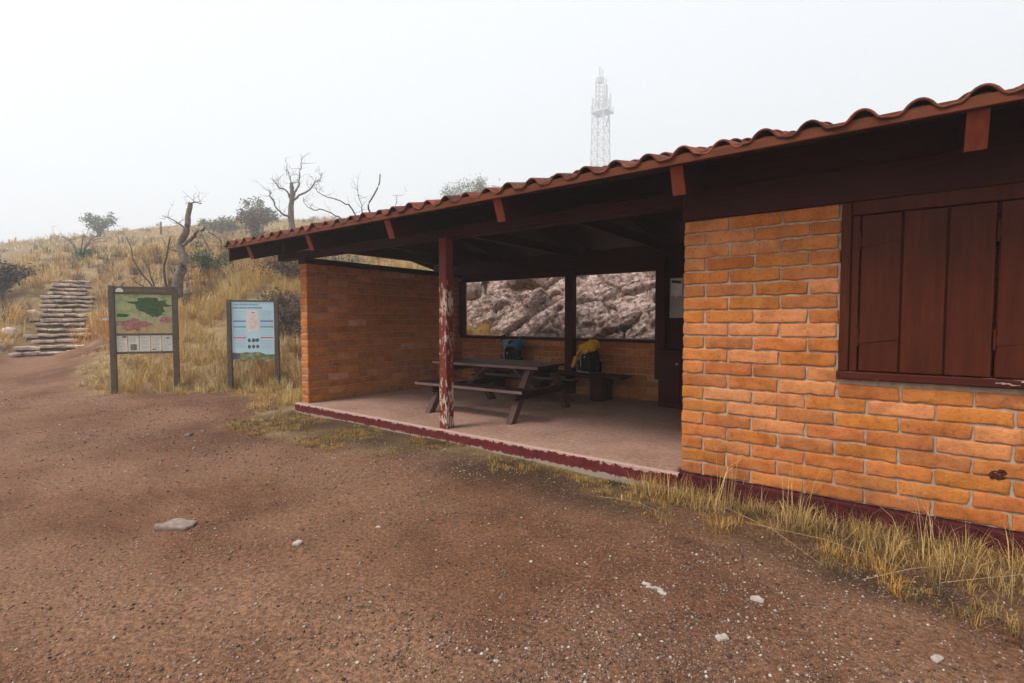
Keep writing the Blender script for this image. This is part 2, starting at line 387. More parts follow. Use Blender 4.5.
def make_terrain():
    n = 460
    t = np.linspace(-1, 1, n); k = 5.2
    gx = -9+450*np.sinh(k*t)/np.sinh(k); gy = 4+450*np.sinh(k*t)/np.sinh(k)
    X, Y = np.meshgrid(gx, gy, indexing='ij'); Z = hz_(X, Y)
    V = np.stack([X.ravel(), Y.ravel(), Z.ravel()], 1)
    sd = sd_poly(X.ravel(), Y.ravel())+(vnoise(X.ravel(), Y.ravel(), 1.7, 8)-.5)*.7+(vnoise(X.ravel(), Y.ravel(), 6, 9)-.5)*.3
    g = sm((sd+.15)/.5); wf = sm((V[:, 0]+2.6)/1.2)*(V[:, 1] < 6); g = g*(1-.72*wf)
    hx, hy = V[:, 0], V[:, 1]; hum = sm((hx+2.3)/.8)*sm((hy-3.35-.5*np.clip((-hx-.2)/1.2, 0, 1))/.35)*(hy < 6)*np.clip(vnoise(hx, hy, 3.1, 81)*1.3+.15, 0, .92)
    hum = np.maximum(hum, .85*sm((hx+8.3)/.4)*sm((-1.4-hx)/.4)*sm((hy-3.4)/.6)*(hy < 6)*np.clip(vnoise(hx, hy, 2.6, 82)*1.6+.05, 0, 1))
    i, j = np.meshgrid(np.arange(n-1), np.arange(n-1), indexing='ij'); a = (i*n+j).ravel()
    F = np.stack([a, a+n, a+n+1, a+1], 1)
    cx = V[F].mean(1); sdc = sd_poly(cx[:, 0], cx[:, 1])
    path = (sdc < 0) & (cx[:, 0] < -14.5) & (cx[:, 1] > .2) & (cx[:, 0] > -24)
    hill = (sdc >= 0)
    for name, mask in (('ground', ~path & ~hill), ('path', path), ('hillside', hill)):
        f = F[mask]; used, inv = np.unique(f, return_inverse=True)
        v = V[used]; loops = inv.reshape(-1); tot = np.full(len(f), 4)
        o = np_mesh(name, v, loops, tot, M['ground'], smooth=True)
        at = o.data.attributes.new('grass', 'FLOAT', 'POINT'); at.data.foreach_set('value', g[used].astype(np.float32))
        at = o.data.attributes.new('humus', 'FLOAT', 'POINT'); at.data.foreach_set('value', hum[used].astype(np.float32))
        o['kind'] = 'structure'
make_terrain()

# ------------------------------------------------------------------ grass
def blade_arrays(P, H, nb, spread, width, lean=.55, cols=None, r=None, seed=1):
    r = np.random.default_rng(seed); n = len(P); N = n*nb
    base = np.repeat(P, nb, 0); h = np.repeat(H, nb)*r.uniform(.45, 1.12, N)
    ph = r.uniform(0, 2*np.pi, N); rad = np.repeat(np.atleast_1d(spread)*np.ones(n), nb)*np.sqrt(r.uniform(0, 1, N))
    out = np.stack([np.cos(ph), np.sin(ph)], 1)
    base = base.copy(); base[:, :2] += out*rad[:, None]*r.uniform(.2, 1, N)[:, None]
    ln = lean*(r.uniform(.15, 1.25, N)); ph2 = ph+r.normal(0, .6, N); dr = np.stack([np.cos(ph2), np.sin(ph2)], 1)
    w = np.repeat(np.atleast_1d(width)*np.ones(n), nb)*r.uniform(.6, 1.3, N)
    sd = np.stack([-dr[:, 1], dr[:, 0]], 1)*.8+dr*r.uniform(-.6, .6, N)[:, None]
    def pt(t):
        p = base.copy(); up = np.cos(ln*t**1.0*1.1)*t; o = np.sin(ln)*t**1.6
        p[:, 2] += h*up; p[:, :2] += dr*(h*o)[:, None]; return p
    p0, p1, p2 = pt(0.), pt(.55), pt(1.)
    p0[:, 2] -= .03
    V = np.empty((N, 5, 3)); 
    for k, (p, q) in enumerate(((p0, 1), (p0, -1), (p1, .75), (p1, -.75), (p2, 0))):
        V[:, k] = p; V[:, k, :2] += sd*(w*q*.5)[:, None]
    b = np.arange(N)*5
    L = np.stack([b, b+1, b+3, b+2, b+2, b+3, b+4], 1).ravel(); T = np.tile([4, 3], N)
    c = np.repeat(cols, nb, 0)*r.uniform(.72, 1.25, N)[:, None]
    Cc = np.repeat(c, 5, 0)
    return V.reshape(-1, 3), L, T, np.clip(Cc, 0, 1)
STRAW = np.array([(.64, .44, .18), (.54, .34, .12), (.70, .54, .28), (.46, .25, .08), (.27, .16, .08), (.15, .095, .055)])
def pick_cols(x, y, seed=0, r=rng):
    a = vnoise(x, y, .28, 21+seed); b = vnoise(x, y, .9, 22+seed)
    k = a*.6+b*.4+r.normal(0, .08, len(x))
    idx = np.digitize(k, [.34, .45, .54, .61, .68])
    return STRAW[np.clip(idx, 0, 5)]
ST0 = np.array([-21.75, 3.95]); ST1 = np.array([-27.95, 5.75])
def keep_out(x, y):
    e = ST1-ST0; t = np.clip(((x-ST0[0])*e[0]+(y-ST0[1])*e[1])/(e@e), -.12, 1.05)
    d = np.hypot(x-ST0[0]-t*e[0], y-ST0[1]-t*e[1])
    bad = d < .82
    bad |= (x > -8.5) & (y > 4.0) & (y < 9.3)
    bad |= (x > -8.9) & (y > 9.2) & (y < 13.5)
    bad |= (x > -1.9) & (y < 5)
    return bad
def hill_grass():
    Vs = []; Ls = []; Ts = []; Cs = []; off = 0
    specs = [  # (count, rmin, rmax, height, blades, spread, width)
        (2600, 9, 19, (.30, .62), 30, .11, .008), (3600, 17, 34, (.38, .70), 24, .18, .015),
        (3600, 32, 62, (.45, .80), 18, .32, .032), (3200, 58, 125, (.55, .95), 14, .6, .07)]
    for si, (n, r0, r1, hh, nb, sp, wd) in enumerate(specs):
        m = n*3
        r = np.sqrt(rng.uniform(r0**2, r1**2, m)); az = rng.uniform(R(5), R(95), m)   # measured from straight up the yard towards the hill
        x = -r*np.sin(az); y = r*np.cos(az)
        sd = sd_poly(x, y)+(vnoise(x, y, 1.7, 8)-.5)*.7
        k = (sd > .12) & ~keep_out(x, y) & (vnoise(x, y, .8, 31) > .22)
        near = (x > -8.6) & (y < 9)
        k &= ~near
        x = x[k][:n]; y = y[k][:n]; z = hz_(x, y)
        H = rng.uniform(*hh, len(x))*np.clip(.45+vnoise(x, y, .5, 33), .4, 1.3)
        edge = sm((sd_poly(x, y))/1.2); H = H*(.35+.65*edge)
        V, L, T, Cc = blade_arrays(np.stack([x, y, z], 1), H, nb, sp, wd, .75, pick_cols(x, y), seed=40+si)
        Vs.append(V); Ls.append(L+off); Ts.append(T); Cs.append(Cc); off += len(V)
    o = np_mesh('hill_grass', np.concatenate(Vs), np.concatenate(Ls), np.concatenate(Ts), M['grass'], np.concatenate(Cs))
    tag(o, 'dry straw-coloured grass covering the hillside behind the signs', 'grass', kind='stuff')
hill_grass()
def patch(name, n, xr, yr, H, nb, sp, wd, cols, label, lean=.9, seed=5, cond=None, varcol=None):
    r = np.random.default_rng(seed); x = r.uniform(*xr, n); y = r.uniform(*yr, n)
    if cond is not None: k = cond(x, y); x = x[k]; y = y[k]
    z = hz_(x, y); cc = np.array(cols)[r.integers(0, len(cols), len(x))]*np.array([1.06, .93, .85])
    V, L, T, Cc = blade_arrays(np.stack([x, y, z], 1), r.uniform(*H, len(x)), nb, sp, wd, lean, cc, seed=seed)
    o = np_mesh(name, V, L, T, M['grass'], Cc); tag(o, label, 'grass', kind='stuff')
def near_edge(x, y):
    sd = sd_poly(x, y); return (sd > -.15) & (vnoise(x, y, 1.6, 51)*.6+vnoise(x, y, 4.1, 54)*.4 > .47) & (y < 4.52)
patch('short_grass', 2600, (-9.6, -1.4), (2.9, 4.52), (.03, .085), 14, .07, .005,
      [(.36, .25, .07), (.42, .28, .08), (.18, .13, .05), (.50, .36, .13), (.10, .085, .035)],
      'short matted yellow-green grass on the dirt along the slab edge', 1.25, 61, near_edge)
patch('verge_grass', 700, (-13.6, -9.0), (3.2, 6.1), (.05, .16), 16, .09, .006,
      [(.55, .42, .17), (.45, .33, .12), (.36, .22, .08)], 'low golden grass at the feet of the two trail signs', 1.1, 62,
      lambda x, y: (sd_poly(x, y) > -.1))
patch('wall_foot_grass', 750, (-1.9, 3.2), (3.35, 4.58), (.04, .15), 16, .06, .0042,
      [(.34, .26, .10), (.24, .17, .07), (.14, .09, .05), (.42, .27, .08), (.11, .10, .045)],
      'tangled low dry grass on the soil along the brick wall foot', 1.35, 63,
      lambda x, y: (y > 3.5+.62*np.clip((-x-.2)/1.2, 0, 1)+(vnoise(x, y, 2.0, 52)-.4)*.55) & (vnoise(x, y, 2.4, 55) > .3))

patch('rear_ledge_grass', 260, (-10.9, -8.3), (9.5, 11.6), (.15, .40), 26, .12, .009, [(.62, .42, .16), (.55, .34, .10), (.5, .38, .16)], 'golden grass on the ledge seen through the left rear opening', .7, 64)
def tuft_mesh(seed, H=.4, nb=60, sp=.06, w=.004, lean=.7, cols=((.60, .45, .22), (.52, .36, .16), (.42, .30, .14))):
    r = np.random.default_rng(seed); n = len(cols)
    P = np.zeros((n*2, 3)); P[:, :2] = r.normal(0, sp*.5, (n*2, 2))
    V, L, T, Cc = blade_arrays(P, r.uniform(.6, 1.0, n*2)*H, nb//(n*2)+1, sp, w, lean, np.array(list(cols)*2)*np.array([1.08, .95, .86]), seed=seed)
    return V, L, T, Cc
def tuft_proto(name, seed, **kw):
    V, L, T, Cc = tuft_mesh(seed, **kw); o = np_mesh(name, V, L, T, M['grass'], Cc); return o
# tufts along the foot of the brick wall
protos = [tuft_proto('grass_tuft', 100+i, H=h, nb=nb, sp=sp, w=.0032, lean=ln, cols=cl) for i, (h, nb, sp, ln, cl) in enumerate([
    (.27, 60, .08, 1.0, ((.52, .40, .18), (.40, .29, .12), (.26, .18, .08))),
    (.50, 20, .07, .7, ((.66, .52, .28), (.50, .38, .18), (.60, .46, .22))),
    (.24, 90, .09, 1.0, ((.50, .36, .12), (.42, .26, .08), (.56, .42, .18))),
    (.38, 30, .09, 1.1, ((.44, .34, .16), (.60, .48, .26), (.28, .2, .1))),
    (.18, 110, .10, 1.2, ((.60, .32, .07), (.50, .30, .08), (.42, .32, .12))),
    (.24, 150, .13, 1.15, ((.62, .46, .20), (.50, .36, .14), (.34, .24, .10), (.20, .14, .07)))])]
tufts = [(-1.42,4.50,5),(-1.05,4.51,5),(-.82,4.50,5),(-.5,4.49,5),(-.22,4.50,5),(.0,4.50,5),(.16,4.5,5),(.36,4.5,5),(.5,4.48,5),(.64,4.5,5),(.86,4.5,5),(1.1,4.5,5),(1.4,4.5,5),(-1.75,4.5,5),(.3,4.25,5),(-.55,4.2,5),(.6,4.15,5),(-.1,4.15,5),(-1.2,4.3,5),(-1.95,4.46,0),(-1.80,4.40,2),(-1.66,4.50,0),(-1.50,4.42,3),(-1.62,4.30,2),(-1.30,4.48,2),(-1.12,4.40,1),(-.98,4.30,0),(-.90,4.44,3),(-.72,4.46,0),(-.78,4.22,4),
 (-.60,4.38,1),(-.48,4.30,0),(-.40,4.48,2),(-.30,4.36,1),(-.32,4.02,4),(-.18,4.46,1),(-.10,4.28,0),(-.05,3.92,4),(.03,4.42,3),(.12,4.20,2),(.20,4.46,1),(.26,4.05,0),(.34,4.34,3),
 (.42,4.47,1),(.46,4.16,0),(.55,4.40,2),(.60,3.98,3),(.68,4.30,1),(.78,4.44,0),(.86,4.12,2),(.95,4.4,1),(1.1,4.3,0),(1.3,4.42,3),(1.6,4.36,0),(1.9,4.3,2),(-1.05,4.02,4),(.02,3.72,4)]
r_ = random.Random(3); first = set()
for x, y, k in tufts:
    o = protos[k] if k not in first else protos[k].copy()
    if k in first: C.objects.link(o)
    first.add(k)
    o.location = (x, y, hz(x, y)); o.rotation_euler = (0, 0, r_.uniform(0, 6.28)); s = r_.choice((.55, .7, .85, 1.0, 1.15, 1.3)); o.scale = (s, s, s*r_.uniform(.9, 1.15))
    tag(o, 'dry straw-coloured grass tuft at the foot of the orange brick wall', 'grass tuft', 'grass tufts along the foot of the brick wall')
# big bunch grasses
GOLD = ((.62, .44, .18), (.50, .33, .12), (.70, .54, .28)); ORNG = ((.60, .33, .10), (.52, .27, .08), (.62, .42, .16)); PALE = ((.74, .62, .36), (.60, .48, .25), (.36, .27, .13))
for (x, y, H, nb, sp, cl, lab) in [
    (-12.15, 5.0, 1.05, 190, .22, PALE, 'tall pale bunch grass with loose arching blades between the two trail signs'),
    (-12.75, 5.35, .8, 140, .22, PALE, 'smaller pale bunch grass just right of the map sign, behind the tall one'),
    (-11.55, 5.75, .62, 120, .25, ORNG, 'orange-gold bunch grass behind the legs of the blue trail sign'),
    (-10.55, 6.1, .85, 130, .22, PALE, 'pale bunch grass between the blue trail sign and the brick end wall'),
    (-12.95, 4.35, .42, 120, .25, GOLD, 'low golden bunch grass between the legs of the map sign'),
    (-18.0, 4.7, 1.35, 230, .38, ORNG, 'tall orange-gold bunch grass right of the stone stairway foot'),
    (-19.6, 5.1, 1.25, 220, .40, GOLD, 'golden bunch grass leaning over the right edge of the stone stairway'),
    (-17.0, 4.95, 1.1, 200, .35, GOLD, 'golden bunch grass directly left of the map sign'),
    (-21.6, 2.1, .85, 200, .35, GOLD, 'yellow-green bunch grass left of the lowest stone step'),
    (-24.6, 3.75, 1.0, 190, .35, GOLD, 'yellow bunch grass on the left edge halfway up the stone stairway'),
    (-20.4, 4.95, 1.05, 230, .38, ORNG, 'orange grass clump at the lower right edge of the stairway'),
    (-23.3, 5.75, 1.1, 220, .40, GOLD, 'golden grass clump at the right edge midway up the stairway'),
    (-25.6, 6.5, 1.0, 200, .40, GOLD, 'golden grass clump near the upper right edge of the stairway'),
    (-22.9, 3.0, .8, 190, .35, GOLD, 'grass clump over the left ends of the low steps'),
    (-29.3, 5.4, 1.1, 220, .45, GOLD, 'bright yellow bunch grass at the head of the stone stairway')]:
    V, L, T, Cc = tuft_mesh(int(-x*31), H=H, nb=nb, sp=sp, w=.013 if x > -14 else .018, lean=.6, cols=cl)
    o = np_mesh('bunch_grass', V, L, T, M['grass'], Cc); o.location = (x, y, hz(x, y)); tag(o, lab, 'bunch grass', 'large bunch grasses by the signs and stairway')
# a few fallen stalks lying in the wall foot grass
mb = MB()
for a, b in [((-1.1, 4.35, .02), (-.35, 3.75, .03)), ((-.9, 4.15, .03), (.1, 3.95, .05)), ((.25, 3.95, .02), (.9, 4.2, .12)), ((-.2, 3.7, -.02), (.35, 4.1, .1)), ((-2.1, 4.05, .0), (-1.45, 4.0, .0))]:
    a = Vector(a); b = Vector(b); m = (a+b)/2+Vector((.03, .04, .03)); a.z += hz(a.x, a.y); b.z += hz(b.x, b.y); m.z += hz(m.x, m.y)
    mb.tube([a, m, b], [.0024, .002, .001], 4)
o = mb.build('fallen_stalks', simple('dry_stalk', (.36, .27, .16), .8, .2, 20)); tag(o, 'long dry stalks lying across the grass at the brick wall foot', 'stalks', kind='stuff')

# ------------------------------------------------------------------ gravel and loose stones
def gravel():
    n = 210000
    t = rng.uniform(0, 1, n); d = 1.5+15*t**1.9; az = rng.uniform(-R(50), R(50), n)
    c, s_ = math.cos(R(37.35)), math.sin(R(37.35)); fx, fy = -s_, c
    f = d; l = np.tan(az)*d; x = fx*f+c*l; y = fy*f+s_*l
    cl = vnoise(x, y, .55, 71)*.5+vnoise(x, y, 1.6, 73)*.3+vnoise(x, y, 4.5, 72)*.2
    k = (sd_poly(x, y) < .5) & (rng.uniform(0, 1, n) < .28+2.8*np.clip(cl-.42, 0, 1)) & ~((y > 4.45) & (x > -8.6)); x = x[k]; y = y[k]; n = len(x)
    z = hz_(x, y); size = .0018+rng.exponential(.0021, n); size = np.minimum(size, .012)*(1+np.clip(d[k]-3, 0, 6)*.10)*(1-.75*sm((d[k]-9)/7))
    octv = np.array([(1, 0, 0), (0, 1, 0), (-1, 0, 0), (0, -1, 0), (0, 0, .8), (0, 0, -.6), (.6, .6, .5), (-.6, .5, .45)])
    base = octv[:6]
    V = base[None]*size[:, None, None]*rng.uniform(.6, 1.35, (n, 6, 3)); a = rng.uniform(0, 6.28, n)
    ca, sa = np.cos(a)[:, None], np.sin(a)[:, None]
    V = np.stack([V[..., 0]*ca-V[..., 1]*sa, V[..., 0]*sa+V[..., 1]*ca, V[..., 2]], -1)
    V += np.stack([x, y, z+size*.25], 1)[:, None]
    F = np.array([(0, 1, 4), (1, 2, 4), (2, 3, 4), (3, 0, 4), (1, 0, 5), (2, 1, 5), (3, 2, 5), (0, 3, 5)])
    L = (F[None]+np.arange(n)[:, None, None]*6).ravel(); T = np.full(n*8, 3)
    pal = np.array([(.13, .08, .06), (.20, .125, .09), (.28, .20, .155), (.40, .32, .26), (.06, .04, .032), (.52, .46, .40)])
    cc = pal[rng.choice(6, n, p=[.22, .27, .22, .13, .12, .04])]
    o = np_mesh('gravel', V.reshape(-1, 3), L, T, M['pebble'], np.repeat(cc, 6, 0))
    tag(o, 'fine reddish-grey gravel scattered over the dirt yard', 'gravel', kind='stuff')
gravel()
def stone(name, x, y, half, mat, label, cat='stone', rz=0, seed=0, tilt=0, z=None, group=None, nz=None):
    mb = MB(); h = Vector(half)
    mb.rbox((0, 0, 0), half, r=min(half)*.9, nz=nz or max(half)*.22, seed=seed, n=(6, 6, 3), nf=1.2/max(half), rot=Matrix.Rotation(tilt, 3, 'X'))
    o = mb.build(name, M[mat], smooth=True); o.location = (x, y, (hz(x, y) if z is None else z)+half[2]*.25); o.rotation_euler[2] = rz
    return tag(o, label, cat, group)
stone('flat_stone', -4.25, 1.44, (.12, .08, .022), 'pink_stone', 'flat pale embedded stone, largest in the gravel at left foreground', rz=.5, seed=8, nz=.022)
for i, (x, y, s, l) in enumerate([(-.589, 3.042, .026, 'small white stone in the gravel below the brick wall, upper of two'),
    (-.644, 2.538, .024, 'small white stone in the gravel, nearest to the camera right of centre'),
    (-3.247, 1.823, .030, 'small pinkish-white stone near the middle of the dirt yard'),
    (-3.05, 2.35, .016, 'tiny white pebble in mid yard left of the broken chips'),
    (.185, 3.002, .022, 'pale flat stone chip at the lower right corner of the yard'),
    (-7.50, 2.70, .045, 'dark flat stone beside a pale chip in the left part of the yard'),
    (-7.62, 2.92, .026, 'pale chip beside the dark flat stone in the yard')]):
    dark = 'dark flat' in l
    stone('loose_stone', x, y, (s*1.3, s*.85, s*.5), 'grey_stone' if dark else 'white_stone', l, rz=i*1.1, seed=10+i)
mb = MB(); 
for k, (dx, dy) in enumerate([(0, 0), (.045, .012), (.075, -.012), (-.03, .02)]): mb.rbox((dx, dy, 0), (.026, .012, .007), .006, .006, k, n=(3, 2, 1), nf=30)
o = mb.build('bone_chip', M['white_stone'], smooth=True); o.location = (-1.10, 2.758, hz(-1.1, 2.758)+.005); tag(o, 'broken chip of white stone lying on gravel near the slab end', 'stone chip')

# ------------------------------------------------------------------ rock face behind the shelter
def rock_face():
    nx, nt_ = 560, 240; V = []; 
    for i in range(nx):
        X = -12.3+17*i/(nx-1)
        lead = .5*noise.noise(Vector((X*.35, 2.2, 0)))
        endf = min(1, max(0, (X+12.3)/2.2))
        for j in range(nt_):
            t = j/(nt_-1)
            y = 9.95+lead+t*2.9+max(0, t-.78)*9; z = -.35+5.2*(t**.9)*(.45+.55*endf)-max(0, t-.82)*6
            p = Vector((X, y, z)); q = Vector((X*.55+z*.35, y*.6, z*1.45-X*.55))
            big = noise.noise(q*.7)*.6
            d1, pts = noise.voronoi(q*1.9+noise.noise_vector(q*2.6)*.45); e1 = min(.5, d1[1]-d1[0])
            d2, _ = noise.voronoi(q*6.0+noise.noise_vector(q*5)*.4); e2 = min(.4, d2[1]-d2[0])
            cellh = noise.cell(pts[0]*3.7)
            fr = noise.fractal(q*7, .6, 2.2, 5)
            d = big+min(e1*2.2, .22)*.8+(cellh)*.20+min(e2*1.6, .25)*.28+fr*.06
            V.append((X+noise.noise(q*1.1+Vector((9, 0, 0)))*.15, y-d*.62, z+d*.42))
    V = np.array(V); i, j = np.meshgrid(np.arange(nx-1), np.arange(nt_-1), indexing='ij'); a = (i*nt_+j).ravel()
    F = np.stack([a, a+nt_, a+nt_+1, a+1], 1)
    o = np_mesh('rock_face', V, F.ravel(), np.full(len(F), 4), M['rock'], smooth=False); o['kind'] = 'structure'
rock_face()
for k, (x, y, z, h, l, mt) in enumerate([(-9.75, 10.2, 1.55, (.17, .13, .12), 'white boulder seen through the left rear opening beside the end wall', 'white_stone'),
    (-9.35, 10.4, 2.35, (.30, .25, .26), 'round brown boulder at upper left of the left rear opening', 'rock'),
    (-10.15, 9.55, 1.2, (.22, .2, .14), 'low brown boulder behind the left rear opening near the grass', 'rock'),
    (-7.55, 10.4, 2.62, (.50, .35, .30), 'big pinkish boulder on the ledge in the middle of the left rear opening', 'rock'),
    (-3.75, 9.95, 2.02, (.20, .15, .10), 'pale block jutting from the rocks in the right rear opening', 'white_stone')]):
    stone('boulder', x, y, h, mt, l, 'boulder', rz=k, seed=30+k, z=z-h[2]*.25)

# ------------------------------------------------------------------ stone stairway
def stairway():
    t = thing('stone_stairway', (ST0[0], ST0[1], .42), 'rough stone stairway climbing the grassy hill at the far left', 'stairway')
    e = (ST1-ST0)/np.linalg.norm(ST1-ST0); perp = np.array([-e[1], e[0]]); n = 16; ln = np.linalg.norm(ST1-ST0)
    ang = math.atan2(e[1], e[0]); rr = random.Random(5)
    for k in range(n):
        mb = MB(); c = ST0+e*ln*k/(n-1); zt = .52+(3.22-.52)*k/(n-1); w = 1.9 if k < 2 else 1.5-.012*k
        x = -w/2+rr.uniform(-.25, .15); w = w+rr.uniform(-.3, .3)
        while x < w/2-.05:
            L = rr.uniform(.28, .7); L = min(L, w/2-x)
            if L < .12: break
            h = .038+rr.uniform(-.008, .016); p = c+perp*(x+L/2)+e*rr.uniform(-.11, .11)
            rot = Matrix.Rotation(ang+math.pi/2+rr.uniform(-.22, .22), 3, 'Z') @ Matrix.Rotation(rr.uniform(-.07, .07), 3, 'Y')
            g = rr.uniform(.75, 1.2)
            mb.rbox((p[0]+e[0]*.12, p[1]+e[1]*.12, zt-h+rr.uniform(-.015, .015)), (L/2-.005, .20+rr.uniform(-.04, .06), h), .018, .035, k*7+x*10, rot, n=(6, 3, 2), nf=4.5)
            x += L
        mb.build('step', M['step_stone'], t, smooth=True)
stairway()
for k, (x, y, h, l) in enumerate([(-22.9, 2.75, (.38, .25, .16), 'pale flat rock at the left foot of the stairway, lower of the pair'),
    (-23.7, 3.25, (.32, .25, .18), 'pale rock beside the stairway left edge, upper of the pair'),
    (-24.9, 4.0, (.3, .22, .2), 'rounded rock in yellow grass on the left edge of the stairway'),
]):
    stone('hill_rock', x, y, h, 'step_stone', l, 'rock', rz=.3*k, seed=60+k)

# ------------------------------------------------------------------ shelter building
YF, YR = 4.63, 8.4
B = thing('picnic_shelter', (-3.0, 4.63, 0), 'orange brick shelter with open picnic bay, tiled roof and dark shutters', 'shelter')
def bcol(rr):
    k = rr.random()
    if k < .022: return (.60, .30, .17)
    if k < .12: return (.58, .225, .085)
    if k < .24: return (.42, .15, .05)
    g = rr.uniform(.84, 1.12); return (.49*g, .165*g*rr.uniform(.94, 1.07), .042*g*rr.uniform(.85, 1.2))
def brick_wall(name, axis, a0, a1, face, thick, z0, z1, holes=(), H=.1145, L=.40, side=-1, label=None, seed=1, shade=1.0):
    """running bond wall; axis 'x' or 'y'; visible face at 'face', body extends away from side"""
    rr = random.Random(seed); mb = MB(); n = max(1, int(round((z1-z0)/H))); Hc = (z1-z0)/n
    cen = face-side*thick/2
    for r in range(n):
        x = a0-(L/2 if r % 2 == 0 else 0)
        zc = z0+Hc*(r+.5)
        while x < a1-.01:
            s, e = max(x, a0), min(x+L, a1)
            segs = [(s, e)]
            for (h0, h1, hz0, hz1) in holes:
                if zc > hz0 and zc < hz1:
                    ns = []
                    for (p, q) in segs:
                        if q <= h0 or p >= h1: ns.append((p, q)); continue
                        if p < h0: ns.append((p, h0))
                        if q > h1: ns.append((h1, q))
                    segs = ns
            for p, q in segs:
                if q-p < .06: continue
                g = .006 if True else 0
                half = ((q-p)/2-g-rr.uniform(0, .003), thick/2+rr.uniform(-.003, .003), Hc/2-.0055-rr.uniform(0, .002))
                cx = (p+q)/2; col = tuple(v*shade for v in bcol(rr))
                zz = zc+rr.uniform(-.002, .002)
                if axis == 'x': mb.rbox((cx, cen, zz), half, .010, .0085, rr.uniform(0, 99), None, col, (12, 1, 3), 15)
                else: mb.rbox((cen, cx, zz), half, .010, .007, rr.uniform(0, 99), Matrix.Rotation(math.pi/2, 3, 'Z'), col, (7, 1, 2), 13)
            x += L
    o = mb.build(name, M['brick'], B, smooth=True)
    if label: o['label'] = label
    m2 = MB(); i = .0135
    def mbox(p, q, za, zb):
        lo, hi = min(face, face-side*thick)+i, max(face, face-side*thick)-i
        if axis == 'x': m2.box(p, q, lo, hi, za, zb, ch=0.001)
        else: m2.box(lo, hi, p, q, za, zb, ch=0.001)
    if not holes: mbox(a0+i, a1-i, z0, z1)
    else:
        h0, h1, hz0, hz1 = holes[0]
        mbox(a0+i, h0-.004, z0, z1); mbox(h1+.004, a1-i, z0, z1); mbox(h0-.004, h1+.004, z0, hz0-.006)
    m2.build('mortar', M['mortar'], o)
    return o
WX0, WX1 = -.355, 2.02
brick_wall('front_wall', 'x', -1.57, 3.2, YF, .2, .15, 2.44, [(WX0, WX1, 1.105, 2.5)], seed=4)
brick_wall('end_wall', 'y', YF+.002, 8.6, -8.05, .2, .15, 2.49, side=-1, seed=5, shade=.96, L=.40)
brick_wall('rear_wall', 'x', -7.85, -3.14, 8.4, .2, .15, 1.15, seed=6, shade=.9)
brick_wall('partition_wall', 'y', YF+.205, 8.4, -1.57, .2, .15, 2.44, side=-1, seed=8)
brick_wall('far_end_wall', 'y', YF+.205, 8.6, 3.2, .2, .15, 2.44, side=1, seed=9)
brick_wall('room_rear_wall', 'x', -1.365, 2.995, 8.4, .2, .15, 2.44, seed=10)
# slab and foundation
mb = MB(); mb.box(-8.10, -1.60, 4.575, 8.65, -.35, .1495, ch=.012); mb.build('floor_slab', M['concrete'], B)
mb = MB()
nx = 120; vs = []
for i in range(nx+1):
    x = -8.115+(-1.56+8.115)*i/nx; o_ = .006*noise.noise(Vector((x*3, 0, 0)))
    vs += [(x, 4.545+o_, -.35), (x, 4.545+o_, .136), (x, 4.560+o_, .1475), (x, 4.60, .1475)]
fs = []
for i in range(nx):
    for k in range(3): a = i*4+k; fs.append((a, a+4, a+5, a+1))
mb.add(vs, fs); e_ = mb.build('slab_edge', M['red_edge'], B); e_['label'] = 'ragged maroon paint on the front edge of the slab'
mb = MB(); mb.box(-1.60, 3.24, 4.585, 8.64, -.5, .143, ch=.01); mb.build('foundation', M['red_found'], B)['label'] = 'maroon painted foundation below the brick wall'
mb = MB(); mb.box(-8.16, -8.105, 4.58, 8.64, -.5, .143, ch=.01); mb.build('foundation', M['red_found'], B)
# small hole in the wall low at right
mb = MB(); mb.rbox((.565, YF-.0, .52), (.038, .009, .032), .009, .022, 3, n=(6, 1, 6), nf=28); mb.build('broken_brick_hole', simple('broken_brick', (.09, .03, .02), .9, .5, 40, .9, .01), B, smooth=True)

